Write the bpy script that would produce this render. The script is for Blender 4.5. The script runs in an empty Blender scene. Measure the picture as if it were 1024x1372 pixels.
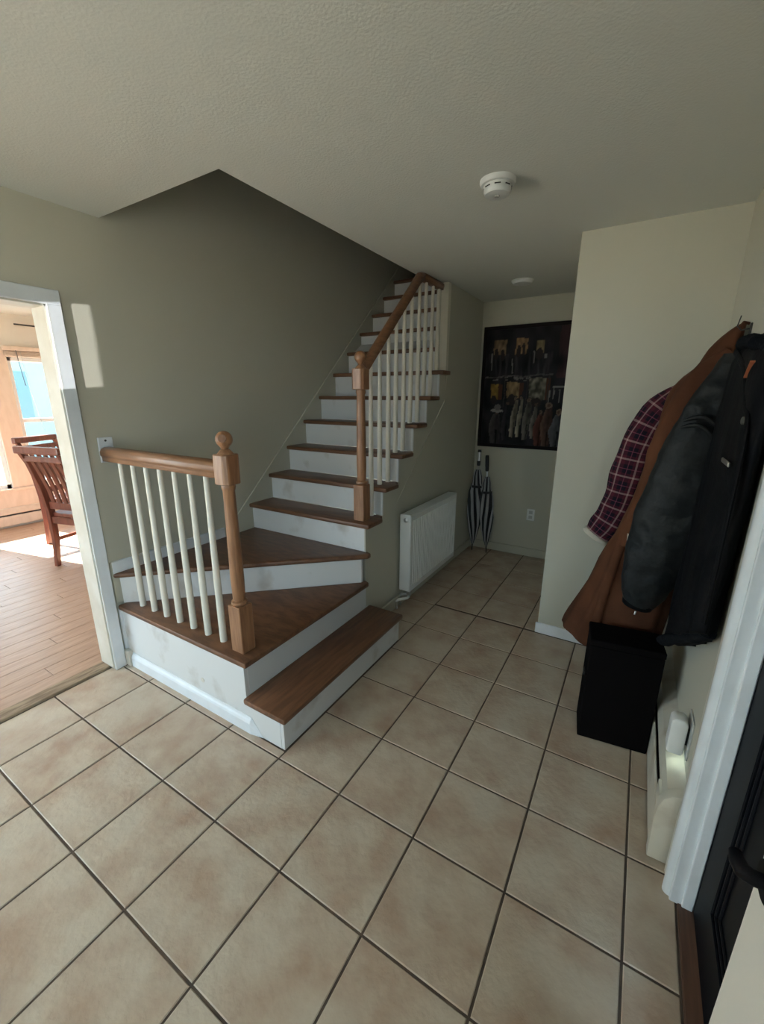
import bpy, bmesh, math, random
from mathutils import Vector, Matrix, noise

random.seed(7)
scene = bpy.context.scene
COL = scene.collection

# ------------------------------------------------------------------ camera
W_PX, H_PX, F_PX = 1024.0, 1372.0, 561.2566
YAW, PITCH, ROLL = -0.544807932, -0.268792802, 0.00277243317
cy_, sy_ = math.cos(YAW), math.sin(YAW)
cp_, sp_ = math.cos(PITCH), math.sin(PITCH)
fw = Vector((sy_ * cp_, cy_ * cp_, sp_))
rt = Vector((cy_, -sy_, 0))
up = rt.cross(fw)
rr = math.cos(ROLL) * rt + math.sin(ROLL) * up
uu = -math.sin(ROLL) * rt + math.cos(ROLL) * up
cam_data = bpy.data.cameras.new('camera')
cam = bpy.data.objects.new('camera', cam_data)
COL.objects.link(cam)
cam.matrix_world = Matrix(((rr.x, uu.x, -fw.x, 1.16551703), (rr.y, uu.y, -fw.y, -1.04586649),
                           (rr.z, uu.z, -fw.z, 1.54417987), (0, 0, 0, 1)))
cam_data.sensor_fit = 'HORIZONTAL'
cam_data.sensor_width = 36.0
cam_data.lens = 36.0 * F_PX / W_PX
cam_data.clip_start = 0.02
scene.camera = cam

# ------------------------------------------------------------------ light and exposure
world = bpy.data.worlds.new('sky')
scene.world = world
world.use_nodes = True
bg = world.node_tree.nodes['Background']
bg.inputs[0].default_value = (0.64, 0.85, 1.0, 1)
bg.inputs[1].default_value = 13.0

sun_data = bpy.data.lights.new('sun', 'SUN')
sun_data.energy = 150.0
sun_data.angle = 0.009
sun_data.color = (1.0, 0.95, 0.88)
sun = bpy.data.objects.new('sun', sun_data)
COL.objects.link(sun)
sun.rotation_euler = Vector((1, 0.21, -0.75)).to_track_quat('-Z', 'Y').to_euler()
sun.location = (-9, -1, 6)


def portal(name, loc, direction, sx, sy):
    d = bpy.data.lights.new(name, 'AREA')
    d.shape = 'RECTANGLE'
    d.size, d.size_y = sx, sy
    d.cycles.is_portal = True
    o = bpy.data.objects.new(name, d)
    COL.objects.link(o)
    o.location = loc
    o.rotation_euler = Vector(direction).to_track_quat('-Z', 'Z').to_euler()
    return o


portal('window_portal', (-5.34, 0.98, 1.21), (1, 0, 0), 1.75, 1.55)
portal('window_portal', (-0.825, -2.75, 1.32), (0, 1, 0), 0.65, 1.25)
portal('window_portal', (1.61, -1.98, 1.35), (-1, 0, 0), 0.86, 1.3)
portal('window_portal', (-3.4, -2.73, 1.25), (0, 1, 0), 2.4, 1.7)

# spot lamp added outside, aimed through the rear wall slot for the wall's light patch
gl_ = bpy.data.lights.new('glint_stand_in_spot', 'SPOT')
gl_.energy = 9000.0
gl_.spot_size = math.radians(3.4)
gl_.spot_blend = 0.1
gl_.shadow_soft_size = 0.012
glint = bpy.data.objects.new('glint_stand_in_spot', gl_)
COL.objects.link(glint)
glint.location = (2.1, -9.0, 0.9)
glint.rotation_euler = (Vector((-1.27, 0.045, 1.77)) - Vector(glint.location)).to_track_quat('-Z', 'Y').to_euler()

vs = scene.view_settings
vs.view_transform = 'Standard'
vs.look = 'None'
vs.exposure = -0.22
vs.gamma = 1.0
vs.use_curve_mapping = False
scene.display_settings.display_device = 'sRGB'
scene.cycles.use_denoising = True
scene.cycles.max_bounces = 14
scene.cycles.diffuse_bounces = 10
scene.cycles.sample_clamp_indirect = 8.0


# ------------------------------------------------------------------ materials
def mat(name, col, rough=0.6, col2=None, scale=6.0, detail=4.0, contrast=(0.35, 0.65), bump=0.0, bscale=60.0,
        metal=0.0, spec=0.5, stretch=None, obj_random=False, sheen=0.0, coord='Object'):
    m = bpy.data.materials.new(name)
    m.use_nodes = True
    nt = m.node_tree
    b = nt.nodes['Principled BSDF']
    b.inputs['Base Color'].default_value = (*col, 1)
    b.inputs['Roughness'].default_value = rough
    b.inputs['Metallic'].default_value = metal
    b.inputs['Specular IOR Level'].default_value = spec
    if sheen:
        b.inputs['Sheen Weight'].default_value = sheen
    if col2 is None and not bump:
        return m
    tc = nt.nodes.new('ShaderNodeTexCoord')
    vec = tc.outputs[coord]
    if obj_random:
        oi = nt.nodes.new('ShaderNodeObjectInfo')
        ad = nt.nodes.new('ShaderNodeVectorMath')
        ad.operation = 'ADD'
        sc = nt.nodes.new('ShaderNodeVectorMath')
        sc.operation = 'SCALE'
        cmb = nt.nodes.new('ShaderNodeCombineXYZ')
        for k in range(3):
            nt.links.new(oi.outputs['Random'], cmb.inputs[k])
        nt.links.new(cmb.outputs[0], sc.inputs[0])
        sc.inputs['Scale'].default_value = 37.0
        nt.links.new(vec, ad.inputs[0])
        nt.links.new(sc.outputs[0], ad.inputs[1])
        vec = ad.outputs[0]
    if stretch:
        mp = nt.nodes.new('ShaderNodeMapping')
        mp.inputs['Scale'].default_value = stretch
        nt.links.new(vec, mp.inputs[0])
        vec = mp.outputs[0]
    if col2 is not None:
        n = nt.nodes.new('ShaderNodeTexNoise')
        n.inputs['Scale'].default_value = scale
        n.inputs['Detail'].default_value = detail
        nt.links.new(vec, n.inputs['Vector'])
        r = nt.nodes.new('ShaderNodeValToRGB')
        r.color_ramp.elements[0].position = contrast[0]
        r.color_ramp.elements[1].position = contrast[1]
        r.color_ramp.elements[0].color = (*col, 1)
        r.color_ramp.elements[1].color = (*col2, 1)
        nt.links.new(n.outputs['Fac'], r.inputs[0])
        nt.links.new(r.outputs[0], b.inputs['Base Color'])
    if bump:
        n2 = nt.nodes.new('ShaderNodeTexNoise')
        n2.inputs['Scale'].default_value = bscale
        n2.inputs['Detail'].default_value = 3
        nt.links.new(vec, n2.inputs['Vector'])
        bp = nt.nodes.new('ShaderNodeBump')
        bp.inputs['Strength'].default_value = bump
        bp.inputs['Distance'].default_value = 0.01
        nt.links.new(n2.outputs['Fac'], bp.inputs['Height'])
        nt.links.new(bp.outputs[0], b.inputs['Normal'])
    return m


def emit(name, col, strength):
    m = bpy.data.materials.new(name)
    m.use_nodes = True
    b = m.node_tree.nodes['Principled BSDF']
    b.inputs['Base Color'].default_value = (*col, 1)
    b.inputs['Emission Color'].default_value = (*col, 1)
    b.inputs['Emission Strength'].default_value = strength
    return m


M = {}
M['wall'] = mat('wall_paint', (0.47, 0.455, 0.375), 0.75, bump=0.05, bscale=160, spec=0.3)
M['ceiling'] = mat('ceiling_paint', (0.68, 0.68, 0.63), 0.85, bump=0.16, bscale=110, spec=0.2)
M['trim'] = mat('white_trim_paint', (0.71, 0.74, 0.77), 0.35, (0.66, 0.68, 0.70), 9, spec=0.5)
M['cream'] = mat('cream_paint_and_warm_tone', (0.60, 0.57, 0.50), 0.4, (0.52, 0.48, 0.40), 8, spec=0.5)  # trim paint; on the right casing's back band it imitates warm light
M['riser'] = mat('scuffed_white_paint', (0.60, 0.60, 0.59), 0.5, (0.36, 0.32, 0.27), 6, 8, (0.58, 0.86))
M['oak'] = mat('oak_stain', (0.21, 0.098, 0.045), 0.38, (0.135, 0.06, 0.028), 5, 6, stretch=(14, 14, 1.2), bump=0.08, bscale=30)
M['oak_x'] = mat('oak_stain_rail', (0.25, 0.125, 0.062), 0.38, (0.165, 0.078, 0.038), 5, 6, stretch=(1.2, 14, 14), bump=0.06, bscale=30)
M['oak_y'] = mat('oak_stain_long', (0.21, 0.098, 0.045), 0.38, (0.135, 0.06, 0.028), 5, 6, stretch=(14, 1.2, 14), bump=0.06, bscale=30)
M['oak_light'] = mat('oak_newel', (0.30, 0.15, 0.075), 0.36, (0.20, 0.092, 0.043), 5, 6, stretch=(16, 16, 1.5), bump=0.06, bscale=30)
M['tread_x'] = mat('oak_tread', (0.165, 0.075, 0.036), 0.42, (0.095, 0.042, 0.021), 4, 8, stretch=(1.3, 12, 12), bump=0.08, bscale=26)
M['tread_y'] = mat('oak_tread_long', (0.165, 0.075, 0.036), 0.42, (0.095, 0.042, 0.021), 4, 8, stretch=(12, 1.3, 12), bump=0.08, bscale=26)
M['tread_d'] = mat('oak_tread_winder', (0.165, 0.075, 0.036), 0.42, (0.095, 0.042, 0.021), 4, 8, stretch=(3, 9, 12), bump=0.08, bscale=26)
M['baluster'] = mat('cream_baluster_paint', (0.66, 0.62, 0.53), 0.4)
M['grout'] = mat('brown_grout', (0.105, 0.078, 0.058), 0.9, (0.07, 0.05, 0.04), 20)
M['tile'] = mat('beige_tile', (0.495, 0.425, 0.335), 0.42, (0.365, 0.255, 0.185), 6.5, 7, (0.38, 0.72), bump=0.22, bscale=40, obj_random=True)
M['plank'] = mat('dining_plank', (0.42, 0.27, 0.185), 0.4, (0.33, 0.20, 0.135), 5, 6, stretch=(12, 1.2, 1), obj_random=True)
M['threshold'] = mat('worn_threshold_wood', (0.33, 0.25, 0.17), 0.7, (0.15, 0.10, 0.065), 7, 6, stretch=(8, 1, 1))
M['redwood'] = mat('door_sill_wood', (0.115, 0.055, 0.032), 0.5, (0.075, 0.036, 0.022), 6, 5, stretch=(12, 1, 1))
M['radiator'] = mat('radiator_enamel', (0.76, 0.77, 0.76), 0.35)
M['grille'] = mat('radiator_grille', (0.5, 0.5, 0.5), 0.5)
M['chrome'] = mat('brushed_metal', (0.55, 0.55, 0.55), 0.3, metal=1.0)
M['dark_metal'] = mat('dark_metal', (0.05, 0.05, 0.05), 0.4, metal=0.6)
M['black_door'] = mat('black_door_paint', (0.0035, 0.004, 0.006), 0.5, spec=0.10)
M['black_matte'] = mat('black_matte', (0.005, 0.004, 0.004), 0.95, spec=0.03, bump=0.04, bscale=120)
M['white_door'] = mat('white_door_paint', (0.80, 0.76, 0.68), 0.55, bump=0.03, bscale=150)
M['heater'] = mat('heater_enamel', (0.58, 0.54, 0.45), 0.4, (0.44, 0.38, 0.30), 9, 5, (0.5, 0.75))
M['plastic'] = mat('white_plastic', (0.72, 0.72, 0.70), 0.35)
M['grey_plastic'] = mat('grey_plastic', (0.45, 0.45, 0.43), 0.35)
M['slot'] = mat('slot_dark', (0.01, 0.01, 0.01), 0.8)
M['led'] = emit('led_glow', (0.8, 1.0, 0.9), 14.0)
M['brown_cloth'] = mat('brown_suede', (0.10, 0.037, 0.017), 0.9, (0.064, 0.023, 0.011), 5, 5, bump=0.12, bscale=70, spec=0.2)
M['black_leather'] = mat('black_leather', (0.0045, 0.005, 0.0065), 0.7, (0.003, 0.003, 0.004), 7, 5, bump=0.2, bscale=40, spec=0.1)
M['grey_leather'] = mat('worn_charcoal_leather', (0.006, 0.0072, 0.0078), 0.62, (0.017, 0.018, 0.0165), 9, 7, (0.45, 0.75), bump=0.5, bscale=26, spec=0.28)
M['knit'] = mat('black_knit', (0.006, 0.007, 0.009), 0.95, spec=0.1, bump=0.5, bscale=160)
M['lining'] = mat('cream_lining', (0.48, 0.44, 0.36), 0.9, bump=0.2, bscale=90)
M['orange'] = mat('orange_cloth', (0.32, 0.09, 0.035), 0.8)
M['umb_black'] = mat('umbrella_black', (0.012, 0.012, 0.014), 0.55)
M['umb_white'] = mat('umbrella_white', (0.40, 0.40, 0.42), 0.6)
M['frame_black'] = mat('picture_frame_wood', (0.012, 0.008, 0.008), 0.6, spec=0.1)
M['chairwood'] = mat('red_mahogany', (0.16, 0.045, 0.025), 0.3, (0.10, 0.027, 0.016), 5, 5, stretch=(8, 8, 1.2))
M['winwood'] = mat('pale_wood_trim', (0.66, 0.52, 0.42), 0.5, (0.60, 0.46, 0.36), 6, 4, stretch=(3, 3, 1))
M['winwhite'] = mat('window_sash_white', (0.78, 0.78, 0.76), 0.4)
M['diningwall'] = mat('dining_wall_paint', (0.68, 0.62, 0.54), 0.8)
M['lawn'] = mat('gravel_ground', (0.34, 0.32, 0.28), 0.95, (0.26, 0.25, 0.21), 4)
M['siding'] = mat('blue_grey_siding', (0.10, 0.16, 0.18), 0.7)
M['roofing'] = mat('grey_roofing', (0.30, 0.32, 0.35), 0.8)
M['hglass'] = mat('house_window_glass', (0.03, 0.07, 0.09), 0.15)


def glass_mat():
    m = bpy.data.materials.new('window_glass')
    m.use_nodes = True
    nt = m.node_tree
    nt.nodes.clear()
    out = nt.nodes.new('ShaderNodeOutputMaterial')
    mix = nt.nodes.new('ShaderNodeMixShader')
    tr = nt.nodes.new('ShaderNodeBsdfTransparent')
    tr.inputs[0].default_value = (0.95, 0.98, 0.98, 1)
    gl = nt.nodes.new('ShaderNodeBsdfGlossy')
    gl.inputs['Roughness'].default_value = 0.02
    fr = nt.nodes.new('ShaderNodeFresnel')
    fr.inputs[0].default_value = 1.3
    nt.links.new(fr.outputs[0], mix.inputs[0])
    nt.links.new(tr.outputs[0], mix.inputs[1])
    nt.links.new(gl.outputs[0], mix.inputs[2])
    nt.links.new(mix.outputs[0], out.inputs[0])
    return m


M['glass'] = glass_mat()


def plaid_mat():
    m = bpy.data.materials.new('plaid_flannel')
    m.use_nodes = True
    nt = m.node_tree
    b = nt.nodes['Principled BSDF']
    b.inputs['Roughness'].default_value = 0.9
    b.inputs['Specular IOR Level'].default_value = 0.2
    uv = nt.nodes.new('ShaderNodeUVMap')
    sep = nt.nodes.new('ShaderNodeSeparateXYZ')
    nt.links.new(uv.outputs[0], sep.inputs[0])

    def math_(op, a, bb):
        n = nt.nodes.new('ShaderNodeMath')
        n.operation = op
        for i, x in enumerate((a, bb)):
            if isinstance(x, (int, float)):
                n.inputs[i].default_value = x
            else:
                nt.links.new(x, n.inputs[i])
        return n.outputs[0]

    def band(src, period, lo, hi):
        f = math_('FRACT', math_('DIVIDE', src, period), 0)
        return math_('MULTIPLY', math_('GREATER_THAN', f, lo), math_('LESS_THAN', f, hi))

    def mixc(fac, c1, c2):
        n = nt.nodes.new('ShaderNodeMix')
        n.data_type = 'RGBA'
        nt.links.new(fac, n.inputs[0])
        for i, c in ((6, c1), (7, c2)):
            if isinstance(c, tuple):
                n.inputs[i].default_value = (*c, 1)
            else:
                nt.links.new(c, n.inputs[i])
        return n.outputs[2]
    u, v = sep.outputs[0], sep.outputs[1]
    wide = math_('ADD', band(u, 0.085, 0.25, 0.75), band(v, 0.085, 0.25, 0.75))
    half = math_('MULTIPLY', wide, 0.5)
    c = mixc(half, (0.065, 0.009, 0.017), (0.008, 0.005, 0.011))
    fine = math_('MULTIPLY', math_('ADD', band(u, 0.085, 0.90, 1.0), band(v, 0.085, 0.90, 1.0)), 0.24)
    c = mixc(fine, c, (0.62, 0.48, 0.44))
    fine2 = math_('MULTIPLY', math_('ADD', band(u, 0.085, 0.47, 0.52), band(v, 0.085, 0.47, 0.52)), 0.22)
    c = mixc(fine2, c, (0.40, 0.10, 0.16))
    nt.links.new(c, b.inputs['Base Color'])
    return m


M['plaid'] = plaid_mat()


# ------------------------------------------------------------------ mesh helpers
class MB:
    def __init__(self):
        self.v, self.f, self.mi, self.uv = [], [], [], {}

    def box(self, x0, x1, y0, y1, z0, z1):
        n = len(self.v)
        for z in (z0, z1):
            self.v += [(x0, y0, z), (x1, y0, z), (x1, y1, z), (x0, y1, z)]
        self.f += [tuple(n + i for i in q) for q in
                   ((0, 3, 2, 1), (4, 5, 6, 7), (0, 1, 5, 4), (1, 2, 6, 5), (2, 3, 7, 6), (3, 0, 4, 7))]
        return self

    def prism(self, pts, vec):
        n, k = len(self.v), len(pts)
        vec = Vector(vec)
        pts = [Vector(p) for p in pts]
        self.v += [tuple(p) for p in pts] + [tuple(p + vec) for p in pts]
        self.f.append(tuple(range(n, n + k)))
        self.f.append(tuple(range(n + 2 * k - 1, n + k - 1, -1)))
        for i in range(k):
            j = (i + 1) % k
            self.f.append((n + j, n + i, n + k + i, n + k + j))
        return self

    def bar(self, a, b, w, h, upv=(0, 0, 1)):
        a, b = Vector(a), Vector(b)
        d = (b - a).normalized()
        s = d.cross(Vector(upv)).normalized()
        u = s.cross(d)
        ring = [a + s * w / 2 * i + u * h / 2 * j for i, j in ((-1, -1), (1, -1), (1, 1), (-1, 1))]
        return self.prism(ring, b - a)

    def lathe(self, c, prof, n=20, axis='z'):
        o = len(self.v)
        for r, z in prof:
            for i in range(n):
                t = 2 * math.pi * i / n
                p = (r * math.cos(t), r * math.sin(t), z)
                if axis == 'x':
                    p = (p[2], p[0], p[1])
                elif axis == 'y':
                    p = (p[0], p[2], p[1])
                self.v.append((c[0] + p[0], c[1] + p[1], c[2] + p[2]))
        for k in range(len(prof) - 1):
            for i in range(n):
                j = (i + 1) % n
                self.f.append((o + k * n + i, o + k * n + j, o + (k + 1) * n + j, o + (k + 1) * n + i))
        self.f.append(tuple(o + i for i in range(n - 1, -1, -1)))
        self.f.append(tuple(o + (len(prof) - 1) * n + i for i in range(n)))
        return self

    def tube(self, path, radii, n=12, ref=(0, 0, 1), flat=1.0, cap=True, wob=None, uvs=False):
        path = [Vector(p) for p in path]
        o = len(self.v)
        m = n + 1 if uvs else n
        ref = Vector(ref)
        length = 0
        for k, p in enumerate(path):
            d = (path[min(k + 1, len(path) - 1)] - path[max(k - 1, 0)]).normalized()
            s = d.cross(ref)
            if s.length < 1e-4:
                s = d.cross(Vector((1, 0, 0)))
            s.normalize()
            u = s.cross(d)
            if k:
                length += (p - path[k - 1]).length
            for i in range(m):
                t = 2 * math.pi * i / n
                r = radii[k] * (1 + (wob(t, k) if wob else 0))
                q = p + s * math.cos(t) * r + u * math.sin(t) * r * flat
                if uvs:
                    self.uv[len(self.v)] = (t / (2 * math.pi) * 2 * math.pi * 0.085, length)
                self.v.append(tuple(q))
        for k in range(len(path) - 1):
            for i in range(n):
                j = i + 1 if uvs else (i + 1) % n
                self.f.append((o + k * m + i, o + (k + 1) * m + i, o + (k + 1) * m + j, o + k * m + j))
        if cap:
            self.f.append(tuple(o + i for i in range(n)))
            e = o + (len(path) - 1) * m
            self.f.append(tuple(e + i for i in range(n - 1, -1, -1)))
        return self

    def rings(self, rings, cap=True):
        o, n = len(self.v), len(rings[0])
        for r in rings:
            self.v += [tuple(p) for p in r]
        for k in range(len(rings) - 1):
            for i in range(n):
                j = (i + 1) % n
                self.f.append((o + k * n + i, o + (k + 1) * n + i, o + (k + 1) * n + j, o + k * n + j))
        if cap:
            self.f.append(tuple(o + i for i in range(n)))
            e = o + (len(rings) - 1) * n
            self.f.append(tuple(e + i for i in range(n - 1, -1, -1)))
        return self

    def mesh(self, name, m, bevel=0.0, seg=1, smooth=None):
        me = bpy.data.meshes.new(name)
        me.from_pydata(self.v, [], self.f)
        if self.uv:
            ul = me.uv_layers.new(name='UVMap')
            for lp in me.loops:
                ul.data[lp.index].uv = self.uv.get(lp.vertex_index, (0, 0))
        bm = bmesh.new()
        bm.from_mesh(me)
        bmesh.ops.recalc_face_normals(bm, faces=bm.faces)
        if bevel:
            es = [e for e in bm.edges if len(e.link_faces) == 2 and e.calc_face_angle(0) > 0.5]
            bmesh.ops.bevel(bm, geom=es, offset=bevel, segments=seg, profile=0.5, affect='EDGES', clamp_overlap=True)
        bm.to_mesh(me)
        bm.free()
        if smooth is not None:
            for p in me.polygons:
                p.use_smooth = True
            me.set_sharp_from_angle(angle=math.radians(smooth))
        ms = m if isinstance(m, (list, tuple)) else [m]
        for x in ms:
            me.materials.append(x)
        me.update()
        return me

    def build(self, name, m, parent=None, bevel=0.0, seg=1, smooth=None, loc=None):
        me = self.mesh(name, m, bevel, seg, smooth)
        return link(name, me, parent, loc)


def link(name, me, parent=None, loc=None):
    o = bpy.data.objects.new(name, me)
    COL.objects.link(o)
    if parent is not None:
        o.parent = parent
        off = world_loc(parent)
        if me is not None and loc is None:
            o.location = -off
        elif loc is not None:
            o.location = Vector(loc) - off
    elif loc is not None:
        o.location = loc
    return o


def world_loc(o):
    p = Vector(o.location)
    while o.parent:
        o = o.parent
        p = p + Vector(o.location)
    return p


def thing(name, label, cat, loc=(0, 0, 0), group=None):
    o = bpy.data.objects.new(name, None)
    o.empty_display_size = 0.05
    COL.objects.link(o)
    o.location = loc
    tag(o, label, cat, group)
    return o


def tag(o, label, cat, group=None):
    o['label'] = label
    o['category'] = cat
    if group:
        o['group'] = group
    return o


def struct(o, label=None, cat=None):
    o['kind'] = 'structure'
    if label:
        o['label'] = label
    if cat:
        o['category'] = cat
    return o


def B(*a):
    return MB().box(*a)


# ================================================================== SETTING
CEIL = 2.392
XL, XLo = -1.27, -1.40       # left wall faces
XR, XRo = 1.465, 1.60        # right wall faces
XS, XSi = -0.243, -0.36      # wall under / beside the stairs
YE = 3.10                    # end wall of the hall
YJ, XJ = 1.68, 0.753         # corner wall
YB = -2.62                   # wall behind the camera
TOPZ = 4.9

# ---- tiled floor: grout slab with every tile a child
fl = B(XLo, XRo + 0.4, YB - 0.1, YE + 0.1, -0.12, -0.0035).build('floor', M['grout'])
struct(fl, 'beige ceramic tiled hall floor with brown grout lines', 'floor')
T, G = 0.333, 0.0075
full_tile = None


def add_tile(x0, x1, y0, y1):
    global full_tile
    w, d = x1 - x0 - G, y1 - y0 - G
    if w < 0.008 or d < 0.008:
        return
    cx, cy = (x0 + x1) / 2, (y0 + y1) / 2
    full = abs(w - (T - G)) < 1e-4 and abs(d - (T - G)) < 1e-4
    if full and full_tile:
        me = full_tile
    else:
        mb = MB()
        b = 0.0025
        n = 0
        for (s, z) in ((0, -0.008), (0, -0.0022), (b, 0.0)):
            mb.v += [(-w / 2 + s, -d / 2 + s, z), (w / 2 - s, -d / 2 + s, z), (w / 2 - s, d / 2 - s, z), (-w / 2 + s, d / 2 - s, z)]
        for k in (0, 4):
            for i in range(4):
                j = (i + 1) % 4
                mb.f.append((k + i, k + j, k + 4 + j, k + 4 + i))
        mb.f.append((8, 9, 10, 11))
        me = mb.mesh('tile', M['tile'])
        if full:
            full_tile = me
    link('tile', me, fl, (cx, cy, 0))


def tile_region(rx0, rx1, ry0, ry1):
    for a in range(-5, 6):
        for b in range(-9, 11):
            x0, x1 = max(a * T, rx0), min((a + 1) * T, rx1)
            y0, y1 = max(b * T, ry0), min((b + 1) * T, ry1)
            if x1 > x0 and y1 > y0:
                add_tile(x0, x1, y0, y1)


tile_region(-1.305, 1.472, YB, 0.0)
tile_region(-1.255, 0.0, 0.0, 0.043)
tile_region(0.0, 1.472, 0.0, YJ)
tile_region(0.0, XJ, YJ, YE)
tile_region(XS, 0.0, 1.10, YE)

# ---- left wall with the wide opening to the dining room
DY0, DY1, DZ = -1.75, -0.04, 1.953
mb = MB()
mb.box(XLo, XL, DY1, 6.2, -0.1, TOPZ)
mb.box(XLo, XL, YB - 0.1, DY0, -0.1, TOPZ)
mb.box(XLo, XL, DY0, DY1, DZ, TOPZ)
struct(mb.build('wall_left', M['wall']), 'olive grey painted wall beside the stairs and dining room doorway', 'wall')

# ---- right wall with the entrance opening
EY0, EY1, EZ = -1.26, 0.262, 2.06
mb = MB()
mb.box(XR, XRo, EY1, YJ + 0.12, -0.1, CEIL + 0.2)
mb.box(XR, XRo, -1.55, EY0, -0.1, CEIL + 0.2)                 # side window of the entrance, behind the viewer
mb.box(XR, XRo, YB - 0.1, -2.41, -0.1, CEIL + 0.2)
mb.box(XR, XRo, -2.41, -1.55, -0.1, 0.70)
mb.box(XR, XRo, -2.41, -1.55, 2.0, CEIL + 0.2)
mb.box(XR, XRo, EY0, EY1, EZ, CEIL + 0.2)
struct(mb.build('wall_right', M['wall']), 'olive grey wall behind the hanging coats', 'wall')

struct(B(XJ, XRo, YJ, YE + 0.1, -0.1, CEIL + 0.2).build('wall_corner', M['wall'], bevel=0.004),
       'cream painted wall corner projecting into the hall beside the coats', 'wall')
struct(B(XSi, XJ + 0.02, YE, YE + 0.12, -0.1, CEIL + 0.2).build('wall_end', M['wall']),
       'end wall of the hall behind the dark painting', 'wall')
# wall under and beside the stairs (triangular lower part, full height beyond the top of the balustrade)
prof = [(1.10, 0.0), (YE, 0.0), (YE, TOPZ), (2.30, TOPZ), (2.30, 1.70), (2.263, 1.50), (1.17, 0.545), (1.10, 0.53)]
mb = MB().prism([(XS, y, z) for y, z in prof], (XSi - XS, 0, 0))
mb.box(XSi, XS, YE, 6.2, 2.2, TOPZ)
struct(mb.build('wall_stair', M['wall']), 'olive wall below and beside the upper stair flight behind the radiator', 'wall')

# ---- wall behind the camera with its window opening (out of the picture)
WX0, WX1, WZ0, WZ1 = -1.15, -0.50, 0.70, 1.95
mb = MB()
mb.box(XLo, WX0, YB - 0.12, YB, -0.1, CEIL + 0.2)
mb.box(WX1, -0.301, YB - 0.12, YB, -0.1, CEIL + 0.2)       # next to it, an unseen slot added to cut the spot's beam square
mb.box(-0.205, XRo, YB - 0.12, YB, -0.1, CEIL + 0.2)
mb.box(-0.301, -0.205, YB - 0.12, YB, -0.1, 1.372)
mb.box(-0.301, -0.205, YB - 0.12, YB, 1.655, CEIL + 0.2)
mb.box(WX0, WX1, YB - 0.12, YB, -0.1, WZ0)
mb.box(WX0, WX1, YB - 0.12, YB, WZ1, CEIL + 0.2)
struct(mb.build('wall_front', M['wall']), 'wall behind the viewer with a window', 'wall')

# ---- ceiling with the stairwell cut out
SWX, SWY0 = -0.37, 0.262
mb = MB()
mb.box(XLo, SWX, YB - 0.1, SWY0, CEIL, CEIL + 0.2)
mb.box(SWX, XRo, YB - 0.1, YE + 0.12, CEIL, CEIL + 0.2)
struct(mb.build('ceiling', M['ceiling']), 'off white textured hall ceiling cut away over the stairs', 'ceiling')
# upper stairwell shell
mb = MB()
mb.box(XLo, XSi + 0.02, SWY0 - 0.12, SWY0, CEIL + 0.2, TOPZ)
mb.box(SWX, SWX + 0.12, SWY0, 2.30, CEIL + 0.2, TOPZ)
mb.box(XLo, XS, 6.1, 6.2, 2.2, TOPZ)
struct(mb.build('wall_upper', M['wall']), 'upper stairwell walls above the ceiling opening', 'wall')
struct(B(XLo, XS + 0.2, SWY0 - 0.12, 6.2, TOPZ, TOPZ + 0.1).build('ceiling_upper', M['ceiling']),
       'ceiling over the upper stairs', 'ceiling')

# ---- baseboards
struct(B(XS, XJ, YE - 0.015, YE, 0, 0.085).build('baseboard_end', M['wall'], bevel=0.004), 'painted baseboard under the painting', 'baseboard')
struct(B(XJ - 0.012, 1.40, YJ - 0.015, YJ, 0, 0.075).build('baseboard_corner', M['trim'], bevel=0.004),
       'white baseboard at the foot of the corner wall', 'baseboard')
struct(B(XS, XS + 0.015, 1.18, YE - 0.015, 0, 0.085).build('baseboard_stair', M['wall'], bevel=0.004),
       'painted baseboard behind the radiator', 'baseboard')

# ---- dining room doorway casing
cas = MB()
cas.box(XL - 0.135, XL + 0.016, DY1 - 0.004, DY1 + 0.004, 0.0, DZ)          # jamb facing
jamb = B(XLo, XL + 0.002, DY1 - 0.008, DY1 + 0.001, 0.012, DZ).build('door_jamb', M['cream'])
t1 = B(XL, XL + 0.020, DY1, 0.018, 0.0, DZ + 0.0).build('trim_1', M['trim'], bevel=0.003)
struct(t1, 'white casing around the dining room doorway', 'door trim')
jamb.parent = t1
hd = B(XL, XL + 0.020, DY0, 0.018, DZ, 2.018).build('head_casing', M['trim'], t1, bevel=0.003)
B(XLo, XL + 0.002, DY0, DY1, DZ - 0.008, DZ + 0.002).build('head_jamb', M['cream'], t1)
B(XL, XL + 0.020, DY0 - 0.06, DY0, 0, 2.018).build('side_casing', M['trim'], t1, bevel=0.003)
B(XL + 0.0165, XL + 0.0205, DY1 - 0.004, DY1 + 0.004, 0.0, DZ).build('casing_bead', M['winwhite'], t1, bevel=0.0015)
th = B(XLo + 0.005, -1.312, DY0, DY1 - 0.004, -0.01, 0.012).build('trim_2', M['threshold'], bevel=0.004)
struct(th, 'worn wooden threshold strip in the dining room doorway', 'threshold')

# ================================================================== DINING ROOM
DXW, DYR, DYF = -5.22, 3.0, -2.6
DC = 2.45
df = B(DXW - 0.1, XLo + 0.005, DYF - 0.1, DYR + 0.1, -0.12, -0.004).build('floor_dining', M['threshold'])
struct(df, 'wooden strip floor of the sunlit dining room', 'floor')
pw, pl = 0.115, 1.25
pm = MB().box(-pw / 2 + 0.0012, pw / 2 - 0.0012, -pl / 2 + 0.0012, pl / 2 - 0.0012, -0.012, 0.0).mesh('plank', M['plank'], bevel=0.0012)
xk = XLo - pw / 2
row = 0
while xk > DXW:
    off = (row * 0.47) % pl
    yk = -2.6 + off - pl
    while yk < 3.0:
        if yk - pl / 2 > -2.55 and yk + pl / 2 < 3.0:
            link('plank', pm, df, (xk, yk, 0))
        yk += pl
    xk -= pw
    row += 1

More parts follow.
